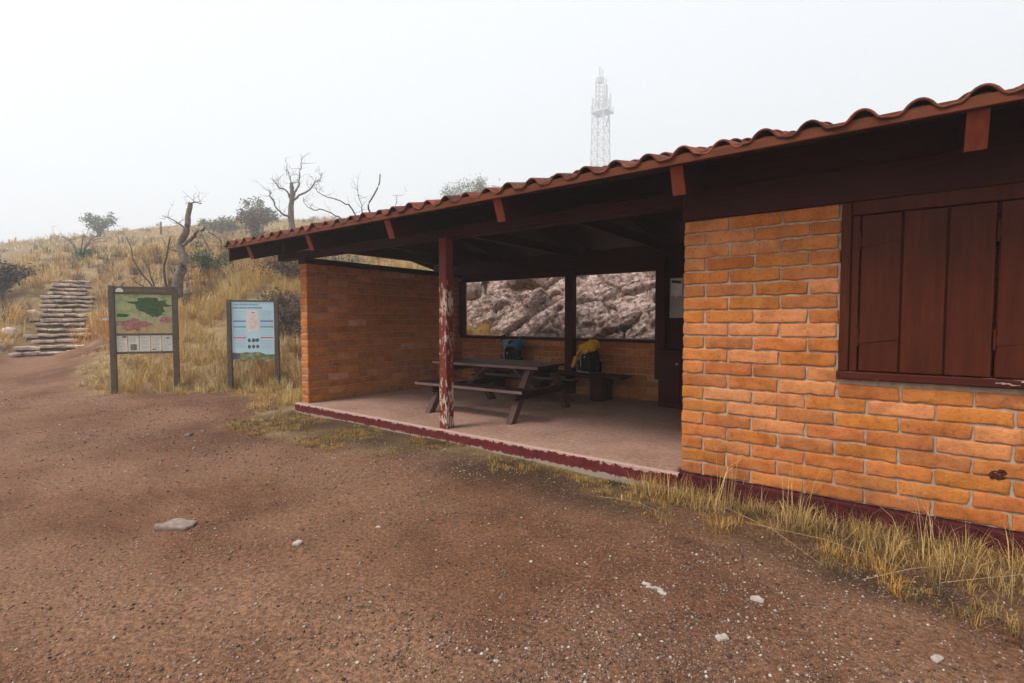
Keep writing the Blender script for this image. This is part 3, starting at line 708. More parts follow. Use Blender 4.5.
# roof geometry
SL = .28; YE = 4.0; YG = 6.5; YB = 9.22; RX0, RX1 = -9.19, 3.75
def zu(y): return 2.765+SL*(y-YE) if y <= YG else 2.765+SL*(YG-YE)-.205*(y-YG)
roof = MB()
for a, b in ((YE-.012, YG), (YG, YB+.012)):
    for x in range(1):
        roof.hexa([(RX0, a, zu(a)), (RX1, a, zu(a)), (RX1, b, zu(b)), (RX0, b, zu(b)), (RX0, a, zu(a)+.03), (RX1, a, zu(a)+.03), (RX1, b, zu(b)+.03), (RX0, b, zu(b)+.03)])
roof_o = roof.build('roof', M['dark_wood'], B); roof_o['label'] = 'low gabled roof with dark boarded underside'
def tiles():
    pitch = .285; xs = np.arange(RX0-.02, RX1+.02, pitch/14); expo = .37
    V = []; F = []; cols = []
    rr = random.Random(9)
    def arch(ph):
        a = math.cos(math.pi*(ph-.5)/.60) if abs(ph-.5) < .30 else 0
        return .068*max(0, a)**.7-(.006*math.cos(math.pi*ph)**2 if abs(ph-.5) >= .30 else 0)
    for side in (0, 1):
        y0 = YE-.060 if side == 0 else YB+.060; sgn = 1 if side == 0 else -1; n = int(math.ceil(abs(YG-y0)/expo))
        for c in range(n):
            ya = y0+sgn*c*expo; yb = ya+sgn*(expo+.03)
            if side == 0: yb = min(yb, YG)
            else: yb = max(yb, YG)
            rows = [ya, ya+sgn*.12, yb]
            if abs(yb-ya) < .14: rows = [ya, yb]
            base = len(V); cm = {}
            for ri, y in enumerate(rows):
                f = abs(y-ya)/expo
                for xi, x in enumerate(xs):
                    u = (x-RX0)/pitch; col = math.floor(u); ph = u-col
                    if (col, c, side) not in cm:
                        g = rr.uniform(.55, 1.35); cm[col, c, side] = ((.20*g*rr.uniform(.8, 1.15), .058*g, .033*g), rr.uniform(-.006, .007), rr.uniform(-.014, .012))
                    cl, dz, dy = cm[col, c, side]
                    V.append((x, y+(dy if ri == 0 else 0), zu(max(min(y, 99), -9))+.049+arch(ph)+.024*(1-f)+dz)); cols.append(cl)
            m = len(xs)
            for ri in range(len(rows)-1):
                for xi in range(m-1):
                    a = base+ri*m+xi; q = (a, a+1, a+m+1, a+m)
                    F.append(q if sgn > 0 else q[::-1])
    mb = MB(); mb.v = V; mb.f = F; mb.c = cols
    o = mb.build('roof_tiles', M['tile'], roof_o, smooth=True, solid=.015)
    # mortar plugs under the humps at the eave
    mp = MB(); vs = []
    for x in xs:
        u = (x-RX0)/pitch; ph = u-math.floor(u); zt = zu(YE)+.034+.86*arch(ph)
        vs += [(x, YE-.008, zu(YE)+.031), (x, YE-.006, zt), (x, YE+.05, zt), (x, YE+.05, zu(YE)+.031)]
    fs = [(a, a+4, a+5, a+1) for i in range(len(xs)-1) for a in (i*4, i*4+1, i*4+2)]
    mp.add(vs, fs)
    mp.build('eave_mortar', M['tile_mortar'], roof_o)
    rc = MB(); x = RX0
    while x < RX1-.1:
        pts = [(x, 0), (x+.4, 0)]; n = 10; vs = []
        for px, rr_ in ((x, .12), (x+.42, .105)):
            for i in range(n+1):
                a = math.pi*i/n; vs.append((px, YG+math.cos(a)*rr_, zu(YG)+.05+math.sin(a)*rr_))
        rc.add(vs, [(i, i+1, n+2+i, n+1+i) for i in range(n)], (.29, .075, .036)); x += .4
    rc.build('ridge_tiles', M['tile'], roof_o, smooth=True, solid=.014)
tiles()
# fascia, rafters, beams
mb = MB(); mb.box(RX0, RX1, YE-.045, YE-.014, 2.764, 2.834, ch=.004); mb.build('eave_fascia', M['fascia'], roof_o)
mb = MB(); mb.box(RX0, RX1, YB+.014, YB+.045, zu(YB)-.01, zu(YB)+.05, ch=.004); mb.build('eave_fascia', M['fascia'], roof_o)
def rafter(x, w=.10, ends=True, d=.235):
    r = MB()
    for (a, b) in ((YE, YG), (YG, YB)):
        ha, hb = zu(a)-.001, zu(b)-.001
        cut = .085 if a == YE else 0; ca = cut*SL
        r.hexa([(x-w/2, a+cut, ha-d+ca), (x+w/2, a+cut, ha-d+ca), (x+w/2, b, hb-d), (x-w/2, b, hb-d), (x-w/2, a, ha), (x+w/2, a, ha), (x+w/2, b, hb), (x-w/2, b, hb)])
    o = r.build('rafter', M['shaded_wood_y'], roof_o)
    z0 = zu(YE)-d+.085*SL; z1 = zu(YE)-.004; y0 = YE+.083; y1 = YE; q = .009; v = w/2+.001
    e = MB(); e.hexa([(x-v, y0-q, z0), (x+v, y0-q, z0), (x+v, y0, z0), (x-v, y0, z0), (x-v, y1-q, z1), (x+v, y1-q, z1), (x+v, y1, z1), (x-v, y1, z1)]); e.build('rafter_end', M['paint_red'], roof_o)  # end face keeps the lighter paint, toned as lit from the front
for x in (-8.50, -6.73, -4.96, -3.24, -1.42, .34, 2.1): rafter(x)
for x in (RX0+.03, RX1-.03):
    bg = MB(); w = .045
    for (a, b) in ((YE-.01, YG), (YG, YB+.01)):
        ha, hb = zu(a)+.03, zu(b)+.03; d = .235
        bg.hexa([(x-w/2, a, ha-d), (x+w/2, a, ha-d), (x+w/2, b, hb-d), (x-w/2, b, hb-d), (x-w/2, a, ha+.01), (x+w/2, a, ha+.01), (x+w/2, b, hb+.01), (x-w/2, b, hb+.01)])
    bg.build('barge_board', M['shaded_wood_y'], roof_o)
mb = MB(); mb.box(-8.76, 3.4, YF+.01, YF+.17, 2.59, 2.715); mb.build('front_beam', M['dark_wood'], B)
mb = MB(); mb.box(-8.76, 3.4, YR+.01, YR+.17, 2.41, 2.84); mb.build('rear_beam', M['dark_wood'], B)
mb = MB(); mb.box(-1.575, 3.2, YF-.022, YF+.009, 2.437, 2.70); mb.box(-1.575, 3.2, YF-.005, YF+.006, 2.70, 2.935); mb.build('frieze_board', M['dark_wood'], B)
mb = MB(); mb.box(-8.06, -7.84, YF-.01, 8.6, 2.492, 2.588); mb.build('wall_plate', M['shaded_wood_y'], B)
for x in (-7.95, -6.73, -4.96, -3.24):
    mb = MB(); mb.box(x-.05, x+.05, YF+.175, YR+.005, 2.755, 2.90); mb.build('tie_beam', M['shaded_wood_y'], B)
mb = MB(); mb.box(-8.0, -7.9, 6.56, 6.69, 2.902, 3.24); mb.build('king_post', M['shaded_wood_z'], B)
mb = MB(); mb.box(-8.0, -7.9, YG-.9, YG+1.0, 3.10, 3.22); 
# gable rafters over the end wall
r = MB(); x = -7.95; w = .1; d = .22
for (a, b) in ((YE+.3, YG), (YG, YB-.2)):
    ha, hb = zu(a)-.001, zu(b)-.001
    r.hexa([(x-w/2, a, ha-d), (x+w/2, a, ha-d), (x+w/2, b, hb-d), (x-w/2, b, hb-d), (x-w/2, a, ha), (x+w/2, a, ha), (x+w/2, b, hb), (x-w/2, b, hb)])
r.build('rafter', M['shaded_wood_y'], roof_o)
mb = MB(); mb.box(-8.0, 3.2, YG-.04, YG+.04, 3.20, 3.45); mb.build('ridge_beam', M['dark_wood'], B)
# posts
def post(x, y0, w, z0, z1, mat='shaded_wood_z'):
    m = MB(); m.box(x-w/2, x+w/2, y0, y0+w, z0, z1, ch=.008); return m.build('post', M[mat], B)
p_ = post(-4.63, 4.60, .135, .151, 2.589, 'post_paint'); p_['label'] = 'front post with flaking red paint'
post(-4.945, 8.23, .165, .151, 2.549)
post(-7.76, 8.28, .12, 1.21, 2.409)
post(-3.165, 8.22, .17, .55, 2.60)
mb = MB(); mb.box(-7.84, -3.26, 8.33, 8.62, 1.152, 1.21, ch=.008); mb.build('rear_sill', M['dark_wood'], B)
mb = MB(); mb.box(-7.70, -3.26, 8.30, 8.42, 2.385, 2.52); mb.build('opening_header', M['dark_wood'], B)
mb = MB(); mb.box(-3.135, -1.58, 8.40, 8.44, .151, 2.60); mb.build('rear_panel_wall', M['shaded_wood_z'], B)
# shuttered window
win = MB(); win.box(WX0-.002, WX0+.062, YF-.028, YF+.10, 1.16, 2.436); win.box(WX1-.062, WX1+.002, YF-.028, YF+.10, 1.16, 2.436); win.box(WX0+.063, WX1-.063, YF-.028, YF+.10, 2.335, 2.436)
win.box(WX0+.063, WX0+.115, YF-.012, YF+.10, 1.16, 2.334); win.box(WX1-.115, WX1-.063, YF-.012, YF+.10, 1.16, 2.334)
win_o = win.build('window_frame', M['shutter'], B)
mb = MB(); mb.box(WX0-.012, WX1+.012, YF-.045, YF+.11, 1.100, 1.158, ch=.008); mb.build('window_sill', M['sill'], win_o)['label'] = 'window sill with white paint flaking off'
def shutter(x0, x1, hinge_right=False):
    o = MB(); n = 3; w = (x1-x0)/n; rr = random.Random(int(x0*100)+50)
    for k in range(n): o.box(x0+w*k+.005, x0+w*(k+1)-.005, YF-.006+rr.uniform(-.003, .003), YF+.02, 1.164, 2.331, ch=.006)
    s = o.build('shutter', M['shutter'], B)
    bk = MB(); bk.box(x0+.002, x1-.002, YF+.022, YF+.034, 1.164, 2.331); bk.build('shutter_backing', M['shutter'], s)
    for z in (1.42, 2.14):
        h = MB(); hx = x0 if not hinge_right else x1; sg = 1 if not hinge_right else -1
        h.tube([(hx-sg*.004, YF-.014, z-.07), (hx-sg*.004, YF-.014, z+.07)], .008, 8)
        pts = [(hx, z-.045), (hx+sg*w*.92, z-.012), (hx+sg*w*.92, z+.012), (hx, z+.03)]
        if sg < 0: pts = pts[::-1]
        h.poly(pts, (YF-.0125, YF-.0095)); h.build('hinge', M['shutter'], s)
    return s
shutter(-.236, .512); shutter(.520, 1.268); shutter(1.276, 1.90, True)
# notice board on the rear panel
nb = thing('notice_board', (-2.87, 8.39, 1.58), 'grey notice board with a torn white paper in the dark rear corner of the shelter', 'notice board')
mb = MB(); mb.box(-3.055, -2.62, 8.36, 8.398, 1.585, 2.255); mb.build('board', simple('grey_board', (.42, .40, .37), .6, .12, 5, .1), nb)
mb = MB(); mb.poly([(-3.03, 2.235), (-3.03, 1.935), (-2.985, 1.96), (-2.95, 1.93), (-2.90, 1.955), (-2.845, 1.95), (-2.84, 2.235)], (8.352, 8.358)); mb.build('paper', simple('paper', (.75, .75, .74), .7, .08, 9, .1), nb)
mb = MB(); mb.poly([(-3.02, 2.215), (-3.02, 2.17), (-2.86, 2.15), (-2.86, 2.20)], (8.348, 8.351)); mb.build('printed_strip', simple('print', (.10, .05, .09), .7, .2, 40, .1), nb)
# cupboard
cb = thing('cupboard', (-2.7, 8.1, .15), 'dark wooden cupboard with a small knob in the rear corner beside the brick doorway edge', 'cupboard')
mb = MB(); mb.box(-3.04, -2.3, 7.86, 8.38, .152, 1.02); mb.build('cabinet', M['shaded_wood_z'], cb)
mb = MB(); mb.box(-3.07, -2.27, 7.83, 8.385, 1.021, 1.055); mb.build('countertop', M['dark_wood'], cb)
mb = MB(); mb.box(-3.0, -2.68, 7.84, 7.858, .22, .98); d_ = mb.build('door', M['shaded_wood_z'], cb)
mb = MB(); mb.rbox((-2.73, 7.825, .86), (.018, .014, .018), .014, 0, n=(2, 2, 2)); mb.build('knob', M['steel'], d_, smooth=True)

# ------------------------------------------------------------------ picnic table
def picnic_table():
    X0, X1 = -5.93, -3.96; yc = 6.12; Z = .15
    t = thing('picnic_table', (-4.95, yc, Z), 'dark wooden picnic table with two bench seats on the concrete floor', 'picnic table')
    def planks(name, ys, w, z, th):
        m = MB()
        for y in ys: m.box(X0, X1, y-w/2, y+w/2, z-th+.004, z, ch=.006)
        o = m.build(name, M['table_wood'], t); return o
    def lit_edge(y0, z, o): m = MB(); m.box(X0-.002, X1+.002, y0-.006, y0, z-.042, z-.003, ch=.002); m.build('lit_edge_strip', M['table_edge_lit'], o)  # thin pale strip added as painted light on the front edge
    top = planks('tabletop', [yc-.35+.175*k for k in range(5)], .165, .90, .042); lit_edge(yc-.35-.0835, .90, top)
    s1 = planks('seat', [yc-.75+.15*k for k in (0, 1)], .14, .605, .042); lit_edge(yc-.75-.071, .605, s1)
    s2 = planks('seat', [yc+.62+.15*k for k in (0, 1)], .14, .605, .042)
    for x in (X0+.28, X1-.20):
        for sgn in (-1, 1):
            m = MB(); a = Vector((x, yc+sgn*.79, Z+.002)); b = Vector((x, yc+sgn*.30, .855)); w = .045
            d = Vector((0, .062, 0))
            m.hexa([a-d+Vector((-w, 0, 0)), a-d+Vector((w, 0, 0)), a+d+Vector((w, 0, 0)), a+d+Vector((-w, 0, 0)),
                    b-d+Vector((-w, 0, 0)), b-d+Vector((w, 0, 0)), b+d+Vector((w, 0, 0)), b+d+Vector((-w, 0, 0))])
            m.build('leg', M['table_leg'], t)
        m = MB(); m.box(x+.046, x+.09, yc-.80, yc+.81, .46, .56); m.box(x+.046, x+.09, yc-.36, yc+.36, .76, .857); m.build('crosspiece', M['table_wood'], t)
        m = MB(); sg = 1 if x < -4.9 else -1; m.beam((x+sg*.09, yc, .5), (x+sg*.52, yc, .84), .07, .045); m.build('brace', M['table_leg'], t)
    t.rotation_euler[2] = R(3)
picnic_table()
bx = thing('wall_bench', (-5.0, 8.0, .15), 'dark wooden bench against the low rear brick wall carrying both backpacks', 'bench')
mb = MB()
for y in (7.78, 7.94, 8.10): mb.box(-6.75, -3.62, y-.075, y+.075, .552, .598)
mb.build('seat', M['dark_wood'], bx)
for x in (-6.5, -5.4, -4.1):
    mb = MB(); mb.box(x-.13, x+.13, 7.76, 8.12, .152, .55); mb.build('leg', M['shaded_wood_z'], bx)

# ------------------------------------------------------------------ backpacks
def cloth(name, col, rough=.8): return simple(name, col, rough, .2, 12, .5, .006)
BK = cloth('black_nylon', (.012, .012, .014)); YL = cloth('yellow_nylon', (.62, .33, .02), .6); BL = cloth('blue_nylon', (.03, .14, .24), .6); LB = cloth('pale_blue_nylon', (.16, .24, .30), .6)
RD = cloth('dark_red_strap', (.12, .01, .015)); GR = cloth('grey_webbing', (.35, .37, .36))
def backpack(x, y, z, label, kind):
    t = thing('backpack', (x, y, z), label, 'backpack')
    m = MB(); m.rbox((x, y, z+.23), (.165, .12, .225), .10, .03, x, Matrix.Rotation(.12, 3, 'X'), n=(6, 4, 6), nf=4); m.build('body', BK, t, smooth=True)
    m = MB(); m.rbox((x, y-.13, z+.16), (.12, .045, .12), .04, .015, x+2, n=(5, 2, 5), nf=6); m.build('front_pocket', BK, t, smooth=True)
    for s in (-1, 1):
        m = MB(); m.rbox((x+s*.185, y, z+.13), (.035, .07, .10), .03, .012, x+s, n=(2, 3, 4), nf=6); m.build('side_pocket', BK, t, smooth=True)
    for s in (-1, 1):
        m = MB(); m.tube([(x+s*.07, y-.16, z+.44), (x+s*.08, y-.19, z+.3), (x+s*.075, y-.185, z+.12)], .008, 6); m.build('strap', GR if s < 0 else RD, t, smooth=True)
    m = MB(); m.rbox((x-.0, y-.185, z+.30), (.014, .006, .02), .005, 0, n=(1, 1, 1)); m.build('buckle', M['white_stone'], t)
    if kind == 'yellow':
        m = MB(); m.rbox((x+.015, y-.02, z+.47), (.16, .13, .09), .07, .045, 5, Matrix.Rotation(-.30, 3, 'Y'), n=(7, 5, 4), nf=7); m.build('lid', YL, t, smooth=True)
        m = MB(); m.tube([(x-.10, y-.08, z+.46), (x-.17, y-.10, z+.38), (x-.20, y-.12, z+.33)], [.03, .022, .02], 8); m.build('lid_strap', YL, t, smooth=True)
        m = MB(); m.rbox((x-.245, y-.12, z+.20), (.035, .03, .115), .03, .012, 8, Matrix.Rotation(.38, 3, 'Y'), n=(2, 2, 5), nf=9); m.build('rolled_pad', YL, t, smooth=True)
        m = MB(); m.tube([(x-.13, y-.2, z+.045), (x-.02, y-.21, z+.035), (x+.09, y-.2, z+.03)], [.012, .010, .014], 6); m.build('hip_belt', GR, t, smooth=True)
    else:
        m = MB(); m.rbox((x-.12, y-.04, z+.47), (.10, .10, .085), .07, .04, 7, Matrix.Rotation(.3, 3, 'Y'), n=(5, 5, 4), nf=8); m.build('pale_jacket', LB, t, smooth=True)
        m = MB(); m.rbox((x+.13, y-.04, z+.46), (.11, .10, .10), .07, .045, 17, Matrix.Rotation(-.35, 3, 'Y'), n=(5, 5, 4), nf=8); m.build('blue_jacket', BL, t, smooth=True)
        m = MB(); m.rbox((x, y-.02, z+.50), (.08, .08, .05), .04, .02, 9, n=(3, 3, 3), nf=8); m.build('lid', BK, t, smooth=True)
backpack(-6.10, 8.02, .60, 'black backpack with blue jackets stuffed on top on the rear bench', 'blue')
backpack(-4.36, 8.00, .60, 'black backpack with yellow lid and yellow side roll leaning at the rear wall', 'yellow')
# trekking poles beside the left backpack
tp = thing('trekking_poles', (-6.55, 8.1, .6), 'pair of dark trekking poles hanging beside the blue-topped backpack', 'trekking poles')
for k in (0, 1):
    m = MB(); m.tube([(-6.58+.06*k, 8.24, .6), (-6.57+.05*k, 8.29, 1.2)], .009, 6); sh_ = m.build('shaft', BK, tp)
    m = MB(); m.tube([(-6.575+.055*k, 8.27, 1.08), (-6.57+.05*k, 8.29, 1.24)], [.017, .02], 8); m.build('grip', BK, sh_)
    m = MB(); m.tube([(-6.58+.06*k, 8.25, .88), (-6.58+.06*k, 8.245, .85)], [.022, .014], 8); m.build('basket', GR, sh_)

# ------------------------------------------------------------------ trail signs
def flatm(name, col, var=.08, sc=14, rough=.5): return simple(name, col, rough, var, sc, .05, .001)
def map_mat():
    m, nt, b = new_mat('map_print'); P = coord(nt); n = noise_node(nt, P, 6, 6, .6)
    c = ramp(nt, n.outputs['Fac'], [(.3, (.20, .24, .10)), (.48, (.33, .36, .18)), (.62, (.40, .40, .24)), (.75, (.30, .33, .17))])
    nt.links.new(c.outputs[0], b.inputs['Base Color']); b.inputs['Roughness'].default_value = .45; return m
def blob(cx, cz, rx, rz, seed, n=44, amp=.35):
    pts = []
    for i in range(n):
        a = 2*math.pi*i/n; k = 1+amp*noise.noise(Vector((math.cos(a)*2.2+seed, math.sin(a)*2.2, seed)))*2+.12*noise.noise(Vector((math.cos(a)*9, math.sin(a)*9, seed*2)))*2
        pts.append((cx+rx*k*math.cos(a), cz+rz*k*math.sin(a)))
    return pts
def text_lines(x0, x1, z0, z1, n, seed, th, h=.35):
    m = MB(); rr = random.Random(seed); dz = (z0-z1)/n
    for k in range(n):
        z = z0-dz*(k+.5); x = x0; end = x1-(rr.uniform(0, .3)*(x1-x0) if k % 4 == 3 else 0)
        while x < end:
            L = rr.uniform(.012, .04); 
            if x+L > end: break
            m.box(x, x+L, th-.001, th, z-dz*h/2, z+dz*h/2, ch=.0001); x += L+.010
    return m
def sign_map():
    t = thing('trail_map_sign', (-12.74, 3.805, hz(-12.74, 3.8)-.02), 'brown framed trail sign with green relief map above five white text cards', 'trail sign', rz=R(58.8), local=True)
    def P(m, n, mat, par=t, **k): return m.build(n, mat, par, **k)
    W = .61
    for s in (-1, 1):
        m = MB(); m.box(s*(W-.05)-.05, s*(W-.05)+.05, -.05, .05, -.3, 2.29, ch=.006); P(m, 'post', M['sign_metal'])
    X = W-.105
    m = MB(); m.box(-X, X, -.035, .035, 2.12, 2.275); hd = P(m, 'header', M['sign_metal'])
    m = MB(); m.poly([(-X+.02+.07*(1-math.cos(math.pi*i/10)), 2.155+.085*math.sin(math.pi*i/10)) for i in range(11)], (-.040, -.0355)); P(m, 'emblem', flatm('emblem_cream', (.62, .60, .50)), hd)
    m = text_lines(-X+.20, X-.06, 2.225, 2.165, 1, 4, -.0365, .5); P(m, 'title', flatm('title_olive', (.16, .15, .07)), hd)
    m = MB(); m.box(-X, X, -.03, .03, 1.245, 1.285); m.box(-X, X, -.03, .03, .855, .90); P(m, 'rail', M['sign_metal'])
    m = MB(); m.box(-X, X, -.012, .012, 1.286, 2.118, ch=.002); mp = P(m, 'map_panel', map_mat())
    m = MB(); m.poly([(-X+.02, 1.29), (X-.02, 1.29), (X-.02, 1.50), (.05, 1.53), (-X+.02, 1.45)], (-.0135, -.0125)); P(m, 'map_lowland', flatm('map_tan', (.42, .33, .17), .15, 9), mp)
    m = MB(); m.poly(blob(.10, 1.88, .34, .14, 3.3, amp=.45), (-.0150, -.0140)); m.poly(blob(.20, 1.74, .15, .12, 5.1, amp=.4), (-.0156, -.0151)); P(m, 'map_forest', flatm('map_green', (.055, .10, .045), .35, 16), mp)
    m = MB(); m.poly(blob(-.18, 1.45, .24, .12, 7.7), (-.0150, -.0140)); m.poly(blob(.38, 1.57, .10, .07, 1.7, amp=.3), (-.0150, -.0140)); P(m, 'map_canyon', flatm('map_pink', (.34, .15, .13), .4, 18), mp)
    m = MB(); m.poly([(-X+.03, 1.70), (-X+.03, 1.64), (-X+.20, 1.63), (-X+.25, 1.69)], (-.0150, -.0140)); P(m, 'map_label', flatm('map_dark_green', (.03, .10, .035)), mp)
    m = MB(); m.box(.035, .041, -.0165, -.0157, 1.30, 1.66, ch=.0002); P(m, 'map_line', flatm('map_red', (.25, .07, .05)), mp)
    white = flatm('card_white', (.66, .65, .58)); ink = flatm('card_ink', (.36, .36, .33)); dk = flatm('card_photo', (.20, .16, .11), .5, 30)
    cw = 2*X/5
    for k in range(5):
        m = MB(); x0 = -X+cw*k+.01; x1 = x0+cw-.02; m.box(x0, x1, -.012, .012, .905, 1.24, ch=.002); c = P(m, 'text_card', white)
        m = text_lines(x0+.02, x1-.02, 1.21, .94 if k != 1 else 1.09, 9 if k != 1 else 4, k, -.0128, .35); P(m, 'printed_text', ink, c)
        ph = {0: (x0+.10, 1.19, x1-.01, 1.235), 1: (x0+.035, .93, x1-.035, 1.06), 3: (x0+.02, .93, x0+.08, .96), 4: (x0+.08, 1.17, x1-.06, 1.20)}.get(k)
        if ph: m = MB(); m.box(ph[0], ph[2], -.0140, -.0129, ph[1], ph[3], ch=.0003); P(m, 'printed_photo', dk, c)
    m = MB(); m.box(-.73, -.615, -.01, .004, 1.56, 1.61, ch=.002); P(m, 'side_plate', flatm('plate_blue_white', (.42, .52, .62)))
sign_map()
def land_mat():
    m, nt, b = new_mat('landscape_print'); P = coord(nt); n = noise_node(nt, P, 11, 6, .65)
    c = ramp(nt, n.outputs['Fac'], [(.3, (.05, .10, .10)), (.45, (.12, .17, .07)), (.55, (.22, .24, .12)), (.65, (.33, .32, .26)), (.78, (.12, .2, .22))])
    nt.links.new(c.outputs[0], b.inputs['Base Color']); b.inputs['Roughness'].default_value = .45; return m
def sign_blue():
    t = thing('trail_info_sign', (-11.37, 5.432, hz(-11.37, 5.43)-.02), 'pale blue trail information sign on two brown posts near the brick end wall', 'trail sign', rz=R(46.6), local=True)
    def P(m, n, mat, par=t): return m.build(n, mat, par)
    W = .535
    for s in (-1, 1):
        m = MB(); m.box(s*(W-.045)-.045, s*(W-.045)+.045, -.045, .045, -.3, 2.03, ch=.006); P(m, 'post', M['sign_metal'])
    X = W-.095; z0, z1 = .70, 1.985
    m = MB(); m.box(-X, X, -.025, .025, 1.986, 2.02); P(m, 'top_rail', M['sign_metal'])
    m = MB(); m.box(-X, X, -.012, .012, z0, z1, ch=.002); pn = P(m, 'panel', flatm('panel_blue', (.47, .66, .76), .06, 3))
    def Z(v): return z1-(v-299)/60*(z1-z0)
    m = text_lines(-X+.03, .12, Z(300.6), Z(303.4), 1, 1, -.0130, .6); P(m, 'title', flatm('title_blue', (.20, .36, .46)), pn)
    m = text_lines(-X+.03, .20, Z(304), Z(306.6), 1, 2, -.0130, .6); P(m, 'subtitle', flatm('subtitle_blue', (.16, .28, .36)), pn)
    m = MB(); m.box(-.12, .12, -.0136, -.0121, Z(330), Z(308), ch=.0003); mp = P(m, 'map_inset', flatm('inset_cream', (.70, .62, .58), .08, 12))
    m = MB(); m.tube([(-.07, -.0145, Z(327)), (-.02, -.0145, Z(324)), (.03, -.0145, Z(326)), (.07, -.0145, Z(321)), (-.04, -.0145, Z(317)), (.05, -.0145, Z(313))], .0025, 4); P(m, 'route', flatm('route_red', (.6, .16, .14)), mp)
    m = MB(); m.box(-.035, .04, -.0146, -.0137, Z(310.6), Z(310), ch=.0002); P(m, 'inset_title', flatm('inset_ink', (.1, .1, .1)), mp)
    for v, col in ((319, (.07, .07, .28)), (325, (.05, .30, .26)), (336.2, (.55, .07, .10))):
        m = MB(); m.box(-X+.03, -.15, -.0132, -.0121, Z(v+.6), Z(v-.5), ch=.0003); m.box(.15, X-.02, -.0132, -.0121, Z(v+.6), Z(v-.5), ch=.0003); P(m, 'coloured_bar', flatm('bar_%d' % v, col), pn)
    ink = flatm('text_blue_grey', (.36, .52, .62))
    m = MB()
    for a, b, n in ((308, 318, 5), (320.5, 324, 2), (327, 335, 4), (338, 347, 5)):
        for q0, q1 in ((-X+.03, -.15), (.15, X-.03)):
            tl = text_lines(q0, q1, Z(a), Z(b), n, int(a), -.0130, .3); m.add(tl.v, tl.f)
    P(m, 'printed_text', ink, pn)
    rr = random.Random(4); m = MB()
    for v in (337.5, 344):
        for k in range(3): m.poly(blob(-.085+.085*k, Z(v+1.4), .033, .042, v+k, 14, .35), (-.0136, -.0121))
    P(m, 'plant_pictures', flatm('plants_dark', (.09, .13, .10), .6, 40), pn)
    m = MB(); pts = [(-X+.002, z0+.002), (X-.002, z0+.002)]; n = 26
    for i in range(n+1):
        x = (X-.002)-2*(X-.002)*i/n; pts.append((x, Z(351.5)+.035*noise.noise(Vector((x*5, 1, 0)))-.05*max(0, x/X)+.01*noise.noise(Vector((x*25, 4, 0)))))
    m.poly(pts, (-.0136, -.0121)); ls = P(m, 'landscape_photo', land_mat(), pn)
    m = MB(); m.box(-X+.015, -X+.15, -.0152, -.0140, z0+.03, z0+.14, ch=.0003); P(m, 'logo_box', flatm('logo_dark', (.10, .11, .15), .3, 40), ls)
sign_blue()

# ------------------------------------------------------------------ dead trees and shrubs
def smooth_path(pts, n=5, wob=.03, seed=0):
    pts = [Vector(p) for p in pts]; out = []
    for i in range(len(pts)-1):
        p0 = pts[max(i-1, 0)]; p1 = pts[i]; p2 = pts[i+1]; p3 = pts[min(i+2, len(pts)-1)]
        for k in range(n):
            t = k/n; q = .5*((2*p1)+(-p0+p2)*t+(2*p0-5*p1+4*p2-p3)*t*t+(-p0+3*p1-3*p2+p3)*t**3)
            out.append(q+(noise.noise_vector(q*2.3+Vector((seed, 0, 0)))+noise.noise_vector(q*7+Vector((0, seed, 0)))*.55)*wob)
    out.append(pts[-1]); return out
def limb(mb, pts, r0, r1, n=5, wob=.05, seed=0, sides=7):
    P = smooth_path(pts, n, wob, seed); m = len(P)-1
    mb.tube(P, [r0+(r1-r0)*(i/m)**.8*(1) for i in range(m+1)], sides)
    return P
def twigs(mb, P, rr, n, L, r, up=.4, depth=1, sides=4):
    for _ in range(n):
        i = rr.randint(len(P)//4, len(P)-1); p = P[i]
        d = Vector((rr.gauss(0, 1), rr.gauss(0, 1), rr.gauss(up, .7))).normalized(); l = L*rr.uniform(.5, 1.2)
        q = [p]; dd = d
        for k in range(3):
            dd = (dd+Vector((rr.gauss(0, .3), rr.gauss(0, .3), rr.gauss(.12, .2)))).normalized(); q.append(q[-1]+dd*l/3)
        mb.tube(q, [r, r*.8, r*.55, r*.3], sides, cap=False)
        if depth > 0: twigs(mb, q, rr, 3, L*.5, r*.55, up, depth-1, 3)
def dead_tree(name, base, trunk_pts, limbs, r0, label, mat='dead_wood', tw=(0, 0, 0), seed=1, cat='dead tree', extra=None):
    t = thing(name, base, label, cat); rr = random.Random(seed)
    g = Vector(trunk_pts[0]); g.z = hz(g.x, g.y)-.2
    m = MB(); P = limb(m, [g]+list(trunk_pts), r0, r0*.34, 5, .022, seed, 10); m.build('trunk', M[mat], t, smooth=True)
    for k, (pts, ra, rb) in enumerate(limbs):
        m = MB(); Q = limb(m, pts, ra*.85, rb*.6, 6, ra*1.3+.03, seed+k, 6); 
        if tw[0]: twigs(m, Q, rr, tw[0], tw[1], tw[2])
        m.build('branch', M[mat], t, smooth=True)
    return t
